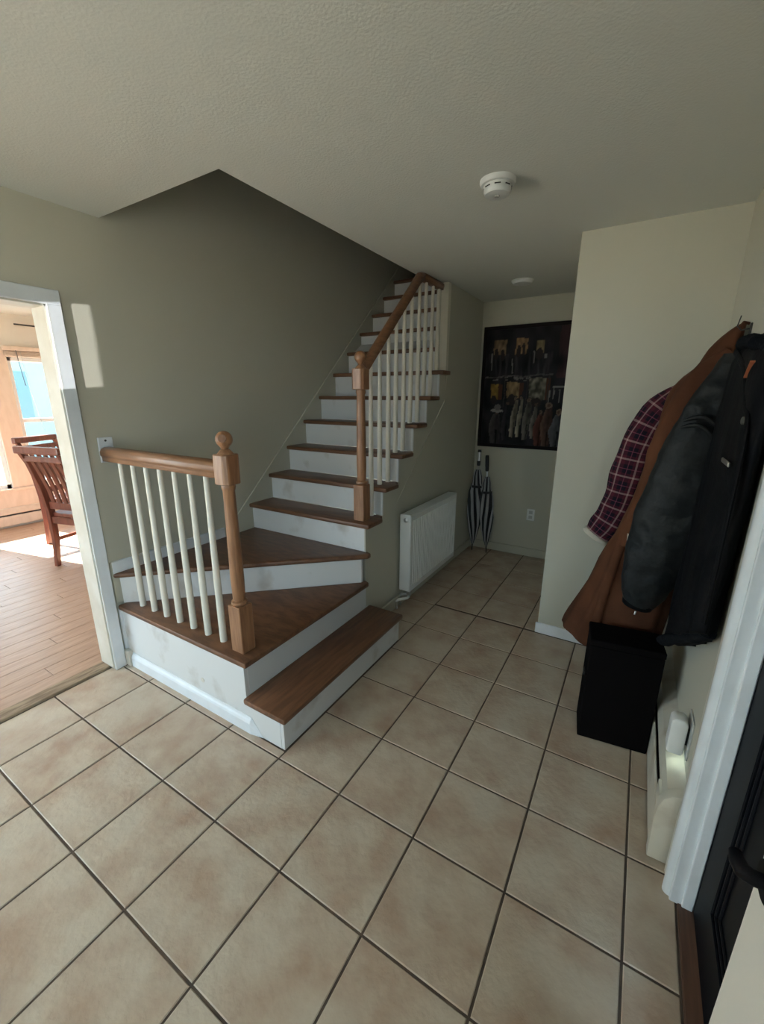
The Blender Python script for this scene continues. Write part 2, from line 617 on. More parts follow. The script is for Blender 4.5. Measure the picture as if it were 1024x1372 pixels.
wn = [(0.16, 0.88), (1.09, 1.81)]
mb = MB()
ys = [DYF] + [e for w in wn for e in w] + [DYR]
for i in range(0, len(ys), 2):
    mb.box(DXW - 0.12, DXW, ys[i], ys[i + 1], -0.1, DC)
for a, b in wn:
    mb.box(DXW - 0.12, DXW, a, b, -0.1, 0.46)
    mb.box(DXW - 0.12, DXW, a, b, 1.98, DC)
struct(mb.build('wall_dining_window', M['diningwall']), 'warm beige dining room wall with tall windows', 'wall')
struct(B(DXW - 0.12, XLo, DYR, DYR + 0.12, -0.1, DC).build('wall_dining_right', M['diningwall']), 'dining room side wall', 'wall')
mb = MB()
mb.box(DXW - 0.12, -4.6, DYF - 0.12, DYF, -0.1, DC)
mb.box(-2.2, XLo, DYF - 0.12, DYF, -0.1, DC)
mb.box(-4.6, -2.2, DYF - 0.12, DYF, -0.1, 0.4)
mb.box(-4.6, -2.2, DYF - 0.12, DYF, 2.1, DC)
struct(mb.build('wall_dining_left', M['diningwall']), 'dining room side wall behind the doorway', 'wall')
struct(B(DXW - 0.12, XLo, DYF - 0.12, DYR + 0.12, DC, DC + 0.1).build('ceiling_dining', M['ceiling']), 'white dining room ceiling', 'ceiling')
for k, (a, b) in enumerate(wn):
    f = MB()
    f.box(DXW - 0.10, DXW - 0.02, a, a + 0.045, 0.46, 1.98)
    f.box(DXW - 0.10, DXW - 0.02, b - 0.045, b, 0.46, 1.98)
    f.box(DXW - 0.10, DXW - 0.02, a, b, 1.935, 1.98)
    f.box(DXW - 0.10, DXW - 0.02, a, b, 0.46, 0.515)
    wo = f.build('window_%d' % (k + 1), M['winwhite'], bevel=0.003)
    struct(wo, ('white double hung dining room window left of the pale mullion' if k == 0 else
                'white double hung dining room window seen beside the doorway casing'), 'window')
    B(DXW - 0.085, DXW - 0.03, a + 0.045, b - 0.045, 1.23, 1.275).build('meeting_rail', M['winwhite'], wo, bevel=0.003)
    B(DXW - 0.062, DXW - 0.058, a + 0.045, b - 0.045, 1.275, 1.935).build('pane', M['glass'], wo)
    B(DXW - 0.052, DXW - 0.048, a + 0.045, b - 0.045, 0.515, 1.23).build('pane', M['glass'], wo)
tr = MB()
tr.box(DXW, DXW + 0.02, 0.88, 1.09, 0.46, 1.99)
tr.box(DXW, DXW + 0.02, 0.06, 0.16, 0.46, 1.99)
tr.box(DXW, DXW + 0.02, 1.81, 1.91, 0.46, 1.99)
tr.box(DXW, DXW + 0.02, 0.06, 1.91, 1.98, 2.08)
tr.box(DXW, DXW + 0.05, 0.04, 1.93, 0.435, 0.465)
tr.box(DXW, DXW + 0.018, 0.06, 1.91, 0.24, 0.435)
struct(tr.build('trim_3', M['winwood'], bevel=0.004), 'pale wood trim around the dining room windows', 'window trim')
for k, (a, b) in enumerate(wn):
    bl = thing('window_blind', ('raised wooden blind over the window with the hanging wand, beside the doorway casing' if k
                                else 'raised wooden blind over the window left of the mullion'), 'blind', (DXW + 0.05, (a + b) / 2, 2.06), 'raised blinds')
    B(DXW + 0.021, DXW + 0.075, a - 0.03, b + 0.03, 2.045, 2.095).build('headrail', M['winwood'], bl, bevel=0.004)
    for j in range(5):
        B(DXW + 0.022, DXW + 0.070, a - 0.02, b + 0.02, 1.985 + j * 0.011, 1.992 + j * 0.011).build('slat', M['winwood'], bl)
    MB().tube([(DXW + 0.08, a + 0.08, 2.05), (DXW + 0.085, a + 0.1, 1.70), (DXW + 0.085, a + 0.105, 1.66)], [0.004, 0.004, 0.006], 6).build('wand', M['dark_metal'], bl)
    MB().tube([(DXW + 0.08, a + 0.14, 1.60), (DXW + 0.085, a + 0.2, 1.15)], [0.003, 0.003], 6).build('cord', M['grey_plastic'], bl)
    MB().tube([(DXW + 0.08, a + 0.12, 2.05), (DXW + 0.08, a + 0.14, 1.60)], [0.002, 0.002], 6).build('cord', M['grey_plastic'], bl)
cr = thing('curtain_rod', 'thin dark curtain rod high on the dining room window wall', 'curtain rod', (DXW, 1.7, 2.34))
MB().tube([(DXW + 0.04, 1.22, 2.34), (DXW + 0.04, 2.3, 2.34)], [0.009, 0.009], 8).build('rod', M['dark_metal'], cr)
for yy in (1.5, 2.2):
    B(DXW, DXW + 0.042, yy - 0.01, yy + 0.01, 2.332, 2.348).build('bracket', M['dark_metal'], cr)
# baseboard heater of the dining room
dh = thing('baseboard_heater', 'long pale baseboard heater under the sunlit dining room windows', 'heater', (DXW + 0.03, 0.8, 0))
MB().prism([(DXW, -1.4, 0.03), (DXW + 0.055, -1.4, 0.03), (DXW + 0.055, -1.4, 0.13), (DXW + 0.045, -1.4, 0.145), (DXW, -1.4, 0.145)], (0, 3.6, 0)).build('housing', M['winwood'], dh, bevel=0.003)
MB().prism([(DXW, -1.4, 0.175), (DXW + 0.05, -1.4, 0.165), (DXW + 0.055, -1.4, 0.178), (DXW, -1.4, 0.225)], (0, 3.6, 0)).build('top_cover', M['winwood'], dh)
B(DXW, DXW + 0.035, -1.395, 2.195, 0.145, 0.172).build('fins', M['slot'], dh)
B(DXW, DXW + 0.05, -1.41, -1.40, 0.0, 0.225).build('end_cap', M['winwood'], dh)
B(DXW, DXW + 0.05, 2.2, 2.21, 0.0, 0.225).build('end_cap', M['winwood'], dh)


# ---- dining chairs
def dining_chair(name, label, x, y, ang):
    r = thing(name, label, 'chair', (x, y, 0), 'dining chairs by the windows')
    r.scale = (1, 1, 1.06)
    d = Vector((math.cos(ang), math.sin(ang), 0))        # along the back, left to right from behind
    f = Vector((-math.sin(ang), math.cos(ang), 0))       # facing direction
    o = Vector((x, y, 0))
    wdt, dep = 0.45, 0.44

    def P(a, b, z):
        return o + d * a + f * b + Vector((0, 0, z))
    for s in (0, wdt):                                     # rear legs curve up into the back posts
        path = [P(s, -0.03, 0), P(s, 0.0, 0.25), P(s, 0.005, 0.50), P(s, -0.03, 0.72), P(s, -0.09, 0.92), P(s, -0.145, 1.03)]
        mbx = MB()
        for i in range(len(path) - 1):
            pass
        rings = []
        for i, p in enumerate(path):
            w, h = 0.042, (0.036, 0.05, 0.06, 0.05, 0.036, 0.03)[i]
            rings.append([p + d * w / 2 * a + f * h / 2 * b for a, b in ((-1, -1), (1, -1), (1, 1), (-1, 1))])
        mbx.rings(rings).build('rear_leg', M['chairwood'], r, bevel=0.004)
    for s in (0.0, wdt):
        MB().bar(P(s, dep, 0), P(s, dep, 0.46), 0.042, 0.042, f).build('front_leg', M['chairwood'], r, bevel=0.004)
    MB().bar(P(-0.035, -0.15, 1.04), P(wdt + 0.035, -0.15, 1.04), 0.045, 0.06).build('top_rail', M['chairwood'], r, bevel=0.012, seg=2)
    MB().bar(P(0, -0.115, 0.965), P(wdt, -0.115, 0.965), 0.025, 0.045, (0, 0.15, 1)).build('crest_panel', M['chairwood'], r, bevel=0.004)
    MB().bar(P(0, 0.005, 0.55), P(wdt, 0.005, 0.55), 0.026, 0.06).build('back_rail', M['chairwood'], r, bevel=0.004)
    for i in range(5):
        s = wdt * (i + 1) / 6
        path = [P(s, 0.005, 0.56), P(s, -0.02, 0.70), P(s, -0.075, 0.87), P(s, -0.105, 0.95)]
        rings = [[p + d * 0.022 * a + f * 0.007 * b for a, b in ((-1, -1), (1, -1), (1, 1), (-1, 1))] for p in path]
        MB().rings(rings).build('slat', M['chairwood'], r, bevel=0.002)
    st = MB().prism([P(-0.01, 0.01, 0.45), P(wdt + 0.01, 0.01, 0.45), P(wdt + 0.025, dep + 0.03, 0.45), P(-0.025, dep + 0.03, 0.45)], (0, 0, 0.035))
    st.build('seat', M['chairwood'], r, bevel=0.008, seg=2)
    for a0, b0, a1, b1, z in ((0, 0, 0, dep, 0.42), (wdt, 0, wdt, dep, 0.42), (0, dep, wdt, dep, 0.42), (0, 0, wdt, 0, 0.42)):
        MB().bar(P(a0, b0, z), P(a1, b1, z), 0.022, 0.06).build('apron', M['chairwood'], r, bevel=0.003)
    for a0, b0, a1, b1, z in ((0, 0, 0, dep, 0.24), (wdt, 0, wdt, dep, 0.24), (0, dep / 2, wdt, dep / 2, 0.24)):
        MB().bar(P(a0, b0, z), P(a1, b1, z), 0.022, 0.03).build('stretcher', M['chairwood'], r, bevel=0.003)
    return r


dining_chair('dining_chair', 'red mahogany slat-back chair nearest the dining room doorway, its back toward the hall', -3.35, 0.54, math.radians(14))
dining_chair('dining_chair', 'red mahogany chair standing by the window behind the nearer chair', -4.30, 1.16, math.radians(-63))

# ---- outside
struct(B(-40, 40, -40, 40, -0.6, -0.5).build('ground_outside', M['lawn']), 'pale gravel yard outside the house', 'ground')
hs = thing('neighbour_house', 'blue grey house outside the dining room windows', 'house', (-16, 7, -0.5))
B(-19, -14, 2.5, 11.0, -0.5, 3.0).build('siding_wall', M['siding'], hs)
MB().prism([(-13.6, 2.2, 2.9), (-19.4, 2.2, 2.9), (-16.5, 2.2, 5.0)], (0, 9.1, 0)).build('roof', M['roofing'], hs)
for yy in (3.6, 5.0, 6.4, 8.2):
    w_ = B(-14.0, -13.96, yy, yy + 0.8, 0.9, 2.2).build('house_window', M['hglass'], hs)

# ================================================================== STAIRCASE
sc_ = thing('staircase', 'winder staircase with brown oak treads and scuffed white risers', 'staircase', (-0.6, 0.6, 0))
RISE, RUN, Y4 = 0.1938, 0.2132, 1.032
XW = XL + 0.012


def zt(k):
    return RISE * k - (0.002 if k > 1 else 0.004)


TH = 0.030


def tread(k, poly, m):
    z = zt(k)
    mb = MB().prism([(x, y, z - TH) for x, y in poly], (0, 0, TH))
    return mb.build('tread', m, sc_, bevel=0.009, seg=2, smooth=40)


tread(1, [(-0.236, 0.024), (0.024, 0.024), (0.024, 1.105), (-0.236, 1.105)], M['tread_y'])
tread(2, [(XW, 0.028), (-0.203, 0.028), (-0.195, 1.04), (-0.236, 1.062), (XW, 0.11)], M['tread_d'])
tread(3, [(XW, 0.030), (-0.192, 1.030), (-0.192, 1.062), (-0.236, 1.085), (XW, 1.085)], M['tread_d'])
for k in range(4, 10):
    y = Y4 + RUN * (k - 4)
    e = min(y + 0.175, 2.245) if k == 9 else y + 0.175
    back = y + RUN + 0.03
    tread(k, [(XW, y), (-0.193, y), (-0.193, e), (-0.236, e + 0.03), (-0.236, min(back, 2.248) if k == 9 else back), (-0.27, back), (XW, back)], M['tread_x'])
for k in range(10, 15):
    y = Y4 + RUN * (k - 4)
    tread(k, [(XW, y), (XSi - 0.002, y), (XSi - 0.002, y + RUN + 0.03), (XW, y + RUN + 0.03)], M['tread_x'])

# risers
def riser(mb):
    return mb.build('riser', M['riser'], sc_, bevel=0.002)


riser(B(-0.024, -0.004, 0.045, 1.088, 0.0, zt(1) - TH))
riser(B(-0.255, -0.235, 0.066, 1.085, zt(1) - TH, zt(2) - TH))
a3, b3 = Vector((XW, 0.062, 0)), Vector((-0.2355, 1.014, 0))
n3 = Vector((-(b3 - a3).y, (b3 - a3).x, 0)).normalized() * 0.018
riser(MB().prism([(a3.x, a3.y, zt(2)), (b3.x, b3.y, zt(2)), (b3.x, b3.y + n3.y * 1.6, zt(2)), (a3.x, a3.y + 0.025, zt(2))], (0, 0, zt(3) - TH - zt(2))))
for k in range(4, 15):
    y = Y4 + RUN * (k - 4) + 0.032
    xr = -0.236 if k < 10 else XSi - 0.002
    riser(B(XW, xr, y, y + 0.018, zt(k - 1), zt(k) - TH))

# left face panel, step-one end, base moulding and corner strip
panel = MB().prism([(XL, 0.045, 0), (-0.024, 0.045, 0), (-0.024, 0.045, zt(1) - TH), (-0.2355, 0.045, zt(1) - TH), (-0.2355, 0.045, zt(2) - TH), (XL, 0.045, zt(2) - TH)], (0, 0.02, 0))
panel.build('side_panel', M['riser'], sc_, bevel=0.001)
B(-0.236, -0.004, 1.088, 1.10, 0, zt(1) - TH).build('step_end', M['riser'], sc_)
bprof = [(0.045, 0.0), (0.030, 0.0), (0.030, 0.055), (0.034, 0.066), (0.039, 0.074), (0.042, 0.085), (0.045, 0.085)]
MB().prism([(-1.212, y, z) for y, z in bprof], (1.0, 0, 0)).build('base_moulding', M['trim'], sc_)
mm = MB()
nb = len(bprof)
mm.v = [(-0.212, y, z) for y, z in bprof] + [(-0.14, 0.0449, 0.0)]
mm.f = [tuple(range(nb))] + [(i, (i + 1) % nb, nb) for i in range(nb)]
mm.build('moulding_return', M['trim'], sc_)
B(XL, XL + 0.055, 0.019, 0.045, 0, 0.10).build('plinth_block', M['cream'], sc_, bevel=0.004)
B(XL, XL + 0.018, 0.030, 0.066, 0.10, 0.36).build('corner_strip', M['trim'], sc_, bevel=0.003)
MB().lathe((-0.558, 0.0445, 0.153), [(0.014, -0.0015), (0.013, 0.001), (0.006, 0.0018)], 10, 'y').build('filled_hole', M['cream'], sc_)

# outer stringer (stepped above, sloped below)
st = [(1.062, 0.19), (1.172, 0.19), (1.175, 0.558), (2.263, 1.536), (2.263, zt(9) - TH - 0.001)]
st.append((Y4 + RUN * 5 + 0.034, zt(9) - TH - 0.001))
for k in range(8, 3, -1):
    yb = Y4 + RUN * (k - 3) + 0.034
    yf = Y4 + RUN * (k - 4) + 0.034
    st.append((yb, zt(k) - TH - 0.001))
    st.append((yf, zt(k) - TH - 0.001))
st.append((1.062, zt(4) - TH - 0.001))
MB().prism([(-0.2345, y, z) for y, z in st], (-0.012, 0, 0)).build('stringer', M['wall'], sc_, bevel=0.002)
for k in range(5, 10):                                   # white corner strips where risers meet the stringer
    y = Y4 + RUN * (k - 4) + 0.020
    B(-0.2465, -0.2335, y, y + 0.013, zt(k - 1) + 0.001, zt(k) - TH).build('corner_strip', M['trim'], sc_)

# wall-side skirt board following the flight
sk = [(0.03, 0.40), (0.03, 0.645), (0.80, 0.640), (0.87, 0.662), (3.45, 3.01), (3.45, 2.60), (3.3, 2.45), (1.05, 0.50), (1.0, 0.40)]
MB().prism([(XL, y, z) for y, z in sk], (0.012, 0, 0)).build('skirt_board', M['wall'], sc_, bevel=0.002)
B(XL, XL + 0.016, 0.035, 0.80, 0.575, 0.645).build('winder_skirt', M['trim'], sc_, bevel=0.003)
# hidden carriage under the upper treads, keeps the space under the stairs closed
MB().prism([(XW, 2.36, 1.90), (XW, 3.45, 2.60), (XW, 6.1, 2.60), (XW, 6.1, 2.50), (XW, 3.45, 2.40), (XW, 2.40, 1.45)], (XSi - XW, 0, 0)).build('carriage', M['riser'], sc_)
B(XW, XSi - 0.002, Y4 + RUN * 10 + 0.21, 6.1, zt(14) - TH, zt(14)).build('landing', M['tread_x'], sc_)


# ---- newel posts, rails and balusters
def newel(parent, x, y, z0, zb, zm, zt_, zball, rb, hw, plug=True):
    nw = MB().prism([(x - hw, y - hw, z0), (x + hw, y - hw, z0), (x + hw, y + hw, z0), (x - hw, y + hw, z0)], (0, 0, zb - z0)).build('newel_post', M['oak_light'], parent, bevel=0.004)
    r0, r1 = 0.031, 0.0255
    prof = [(r0, zb), (r0 + 0.006, zb + 0.008), (r0 + 0.005, zb + 0.018), (r0 * 0.86, zb + 0.024), (r0 * 0.9, zb + 0.03), (r0 * 0.98, zb + 0.12)]
    for i in range(5):
        t = i / 4
        prof.append((r0 * 0.98 * (1 - t) + r1 * t, zb + 0.14 + (zm - zb - 0.17) * t))
    prof += [(r1 * 1.12, zm - 0.022), (r1 * 1.2, zm - 0.012), (r1 * 1.1, zm)]
    MB().lathe((x, y, 0), prof, 24).build('turned_shaft', M['oak_light'], nw, smooth=40)
    c = 0.016
    h = hw + 0.005
    octo = [(x - h + c, y - h), (x + h - c, y - h), (x + h, y - h + c), (x + h, y + h - c), (x + h - c, y + h), (x - h + c, y + h), (x - h, y + h - c), (x - h, y - h + c)]
    MB().prism([(a, b, zm) for a, b in octo], (0, 0, zt_ - zm)).build('top_block', M['oak_light'], nw, bevel=0.004)
    zn = zball - rb
    prof = [(hw * 0.88, zt_), (hw * 0.78, zt_ + 0.006), (hw * 0.45, zt_ + 0.02), (hw * 0.36, (zt_ + zn) / 2 + 0.008), (hw * 0.42, zn)]
    for i in range(1, 12):
        t = math.pi * (0.12 + 0.88 * i / 11)
        prof.append((max(rb * math.sin(t), 0.001), zball - rb * math.cos(t)))
    MB().lathe((x, y, 0), prof, 24).build('ball_finial', M['oak_light'], nw, smooth=50)
    if plug:
        pr = MB()
        a = Vector((0.62, -0.76, 0.18)).normalized()
        p0 = Vector((x, y, zball)) + a * (rb - 0.006)
        pr.tube([p0, p0 + a * 0.008], [rb * 0.48, rb * 0.46], 18).build('finial_plug', M['oak'], nw, smooth=40)
    return nw


RAILP = [(-0.030, 0.0), (-0.030, 0.022), (-0.036, 0.032), (-0.036, 0.052), (-0.028, 0.066), (-0.012, 0.073), (0.012, 0.073), (0.028, 0.066), (0.036, 0.052), (0.036, 0.032), (0.030, 0.022), (0.030, 0.0)]

lb = thing('lower_balustrade', 'short level oak handrail with cream balusters from the left wall to the front newel post', 'balustrade', (-0.7, 0.11, zt(2)))
newel(lb, -0.301, 0.111, zt(2), 0.622, 1.185, 1.312, 1.372, 0.035, 0.039)
MB().prism([(-1.262, 0.112 + a, 1.208 + b) for a, b in RAILP], (0.925, 0, 0)).build('handrail', M['oak_x'], lb, bevel=0.002, smooth=50)
ro = B(XL, XL + 0.012, 0.076, 0.150, 1.200, 1.332).build('wall_plate', M['trim'], lb, bevel=0.003)
for zz in (1.215, 1.315):
    MB().lathe((XL + 0.012, 0.113, zz), [(0.006, 0), (0.005, 0.002), (0.001, 0.003)], 10, 'x').build('screw', M['dark_metal'], ro)
bal_cache = {}


def baluster(parent, x, y, z0, z1):
    key = round(z1 - z0, 3)
    if key not in bal_cache:
        h = z1 - z0
        bal_cache[key] = MB().lathe((0, 0, 0), [(0.0165, 0), (0.0168, h * 0.12), (0.016, h * 0.4), (0.0135, h * 0.75), (0.0115, h)], 14).mesh('baluster', M['baluster'], smooth=40)
    return link('baluster', bal_cache[key], parent, (x, y, z0))


for i in range(7):
    baluster(lb, -1.134 + 0.1157 * i, 0.106, zt(2), 1.212)

ub = thing('upper_balustrade', 'sloping oak handrail with cream balusters and newel post along the stair flight', 'balustrade', (-0.305, 1.6, zt(4)))
newel(ub, -0.300, 1.122, zt(4), 1.008, 1.584, 1.704, 1.768, 0.036, 0.039, False)
sl = RISE / RUN
rz0, ry0 = 1.655, 1.165
ryA, ryB = 1.905, 2.252


def zr(y):
    return rz0 + sl * (y - ry0)


rings = []
for y, z, sk_ in ((ry0 - 0.008, zr(ry0) + 0.012, 1.0), (1.86, zr(1.86) + 0.016, 1.0)):
    rings.append([Vector((-0.303 + a * 0.70, y, z + b * sk_)) for a, b in RAILP])
rings.append([Vector((-0.303 + a * 0.70, 1.925, 2.338 + b * 0.70)) for a, b in RAILP])
MB().rings(rings).build('handrail', M['oak_y'], ub, bevel=0.002, smooth=50)
MB().prism([(-0.303 + a * 0.70, 1.926, 2.338 + b * 0.70) for a, b in RAILP], (0, 0.326, 0)).build('level_handrail', M['oak_y'], ub, bevel=0.002, smooth=50)
bys = [1.238, 1.345, 1.455, 1.555, 1.665, 1.770, 1.885, 1.990, 2.105, 2.212]
bks = [4, 5, 5, 6, 6, 7, 7, 8, 8, 9]
for y, k in zip(bys, bks):
    baluster(ub, -0.303, y, zt(k), min(zr(y) + 0.030, 2.345))
B(-0.300, -0.238, 2.253, 2.300, zt(9), CEIL).build('half_post', M['baluster'], ub, bevel=0.002)

# ================================================================== RADIATOR
rd = thing('radiator', 'white ribbed panel radiator mounted low on the wall under the stairs', 'radiator', (-0.18, 1.9, 0.14))
RY0, RY1, RZ0, RZ1, RXF, RXB = 1.485, 2.36, 0.142, 0.738, -0.130, -0.222
B(RXB, RXB + 0.02, RY0 + 0.01, RY1 - 0.01, RZ0 + 0.01, RZ1 - 0.01).build('back_panel', M['radiator'], rd, bevel=0.004)
mb = MB()
pts = []
nr = 26
p = (RY1 - RY0 - 0.05) / nr
y = RY0 + 0.025
pts.append((RXF, RY0 + 0.004))
for i in range(nr):
    pts += [(RXF, y), (RXF, y + p * 0.45), (RXF - 0.010, y + p * 0.58), (RXF - 0.010, y + p * 0.87)]
    y += p
pts += [(RXF, y), (RXF, RY1 - 0.004), (RXF - 0.022, RY1 - 0.004), (RXF - 0.022, RY0 + 0.004)]
n = len(pts)
mb.v = [(a, b, RZ0 + 0.045) for a, b in pts] + [(a, b, RZ1 - 0.05) for a, b in pts]
for i in range(n):
    j = (i + 1) % n
    mb.f.append((i, j, n + j, n + i))
mb.f += [tuple(range(n)), tuple(range(2 * n - 1, n - 1, -1))]
mb.build('ribbed_panel', M['radiator'], rd)
B(RXF - 0.022, RXF + 0.001, RY0 + 0.003, RY1 - 0.003, RZ0, RZ0 + 0.046).build('bottom_rail', M['radiator'], rd, bevel=0.006)
B(RXF - 0.022, RXF + 0.001, RY0 + 0.003, RY1 - 0.003, RZ1 - 0.052, RZ1 - 0.006).build('top_rail', M['radiator'], rd, bevel=0.006)
sp = B(RXB + 0.004, RXF - 0.001, RY0, RY0 + 0.014, RZ0 + 0.004, RZ1 - 0.001).build('side_panel', M['radiator'], rd, bevel=0.006, seg=2)
B(RXB + 0.004, RXF - 0.001, RY1 - 0.014, RY1, RZ0 + 0.004, RZ1 - 0.001).build('side_panel', M['radiator'], rd, bevel=0.006, seg=2)
MB().lathe((-0.170, RY0, RZ1 - 0.042), [(0.017, 0.002), (0.017, -0.004), (0.012, -0.006), (0.011, -0.012), (0.005, -0.014)], 16, 'y').build('bleed_plug', M['chrome'], sp, smooth=40)
mb = MB()
mb.box(RXB + 0.006, RXF - 0.004, RY0 + 0.008, RY1 - 0.008, RZ1 - 0.012, RZ1 - 0.008)
mb.build('top_well', M['grille'], rd)
for k in range(5):
    xx = RXB + 0.014 + k * 0.0155
    B(xx, xx + 0.009, RY0 + 0.012, RY1 - 0.012, RZ1 - 0.009, RZ1 - 0.002).build('grille_bar', M['radiator'], rd)
for yy in (RY0 + 0.15, RY1 - 0.15):
    B(XS, RXB + 0.002, yy - 0.02, yy + 0.02, RZ0 + 0.1, RZ1 - 0.1).build('wall_bracket', M['radiator'], rd)
MB().tube([(-0.155, 1.53, 0.16), (-0.155, 1.53, 0.085), (-0.165, 1.52, 0.075), (-0.215, 1.47, 0.07), (-0.222, 1.462, 0.06), (-0.222, 1.462, 0.0)], [0.011] * 6, 10).build('pipe', M['radiator'], rd, smooth=50)
MB().tube([(-0.185, 1.56, 0.16), (-0.185, 1.56, 0.10), (-0.192, 1.55, 0.092), (-0.222, 1.53, 0.088), (-0.228, 1.525, 0.08), (-0.228, 1.525, 0.0)], [0.009] * 6, 10).build('pipe', M['grey_plastic'], rd, smooth=50)
MB().lathe((-0.155, 1.53, 0.10), [(0.016, 0), (0.018, 0.004), (0.018, 0.028), (0.013, 0.034)], 6).build('valve_nut', M['chrome'], rd)

# ================================================================== UMBRELLAS
def umbrella(label, foot, top, canopy0, canopy1, rmax, twist, grip='chrome'):
    foot, top = Vector(foot), Vector(top)
    ax = (top - foot).normalized()
    s = ax.cross(Vector((0, 1, 0))).normalized()
    u = s.cross(ax)
    L = (top - foot).length
    r = thing('umbrella', label, 'umbrella', tuple(foot), 'umbrellas in the hall corner')
    MB().tube([foot, foot + ax * 0.10], [0.004, 0.007], 8).build('ferrule', M['umb_black'], r, smooth=40)
    mb = MB()
    ns, nk = 16, 9
    prof = [(0.0, 0.10), (0.10, 0.42), (0.25, 0.75), (0.42, 0.98), (0.58, 1.0), (0.72, 0.82), (0.83, 0.62), (0.92, 0.55), (1.0, 0.30)]
    for t, q in prof:
        c = foot + ax * (canopy0 + (canopy1 - canopy0) * t)
        for i in range(ns * 2):
            a = 2 * math.pi * i / (ns * 2) + twist * t
            rad = rmax * q * (1.0 if i % 2 == 0 else 0.72) + 0.004
            if 0.55 < t < 0.8:
                rad *= 1.0 + 0.22 * math.sin(3 * a + 5 * t)
            mb.v.append(tuple(c + s * math.cos(a) * rad + u * math.sin(a) * rad))
    m2 = ns * 2
    fm = []
    for k in range(len(prof) - 1):
        for i in range(m2):
            j = (i + 1) % m2
            mb.f.append((k * m2 + i, k * m2 + j, (k + 1) * m2 + j, (k + 1) * m2 + i))
            fm.append(1 if (i // 2) % 2 == 0 else 0)
    mb.f.append(tuple(range(m2)))
    mb.f.append(tuple(range(len(prof) * m2 - 1, (len(prof) - 1) * m2 - 1, -1)))
    fm += [0, 0]
    o = mb.build('canopy', [M['umb_black'], M['umb_white']], r)
    for pl, mi in zip(o.data.polygons, fm):
        pl.material_index = mi
    cz = foot + ax * (canopy0 + (canopy1 - canopy0) * 0.78)
    MB().tube([cz - ax * 0.012, cz + ax * 0.012], [rmax * 0.80, rmax * 0.76], 16).build('tie_strap', M['umb_black'], r, smooth=40)
    MB().tube([foot + ax * (canopy1 - 0.02), foot + ax * (L - 0.10)], [0.007, 0.007], 8).build('shaft', M['chrome'], r, smooth=40)
    MB().tube([foot + ax * (L - 0.16), foot + ax * (L - 0.15), foot + ax * (L - 0.025)], [0.012, 0.017, 0.017], 12).build('handle', M['umb_black'], r, smooth=40)
    MB().tube([foot + ax * (L - 0.11), foot + ax * (L - 0.022)], [0.0182, 0.0182], 12).build('handle_sleeve', M[grip], r, smooth=40)
    MB().tube([foot + ax * (L - 0.025), foot + ax * L], [0.019, 0.015], 12).build('handle_cap', M['umb_black'], r, smooth=40)


umbrella('taller black and white striped umbrella leaning deepest in the hall corner, pale handle', (-0.165, 2.965, 0.0), (-0.178, 3.055, 1.035), 0.07, 0.84, 0.076, 1.4)
umbrella('shorter striped umbrella with a black handle, leaning right of the taller one', (-0.012, 2.960, 0.0), (-0.100, 3.06, 0.985), 0.07, 0.78, 0.070, -1.0, 'umb_black')

# ================================================================== PAINTING
pt = thing('painting', 'large dark night street painting in a thin black frame on the end wall', 'painting', (0.19, YE, 1.62))
PX0, PX1, PZ0, PZ1 = -0.214, 0.60, 1.070, 2.172
fwid = 0.032
for nm, a in (('frame_bar', (PX0, PX0 + fwid, PZ0, PZ1)), ('frame_bar', (PX1 - fwid, PX1, PZ0, PZ1)),
              ('frame_bar', (PX0 + fwid, PX1 - fwid, PZ0, PZ0 + fwid)), ('frame_bar', (PX0 + fwid, PX1 - fwid, PZ1 - fwid, PZ1))):
    B(a[0], a[1], YE - 0.03, YE, a[2], a[3]).build(nm, M['frame_black'], pt, bevel=0.003)


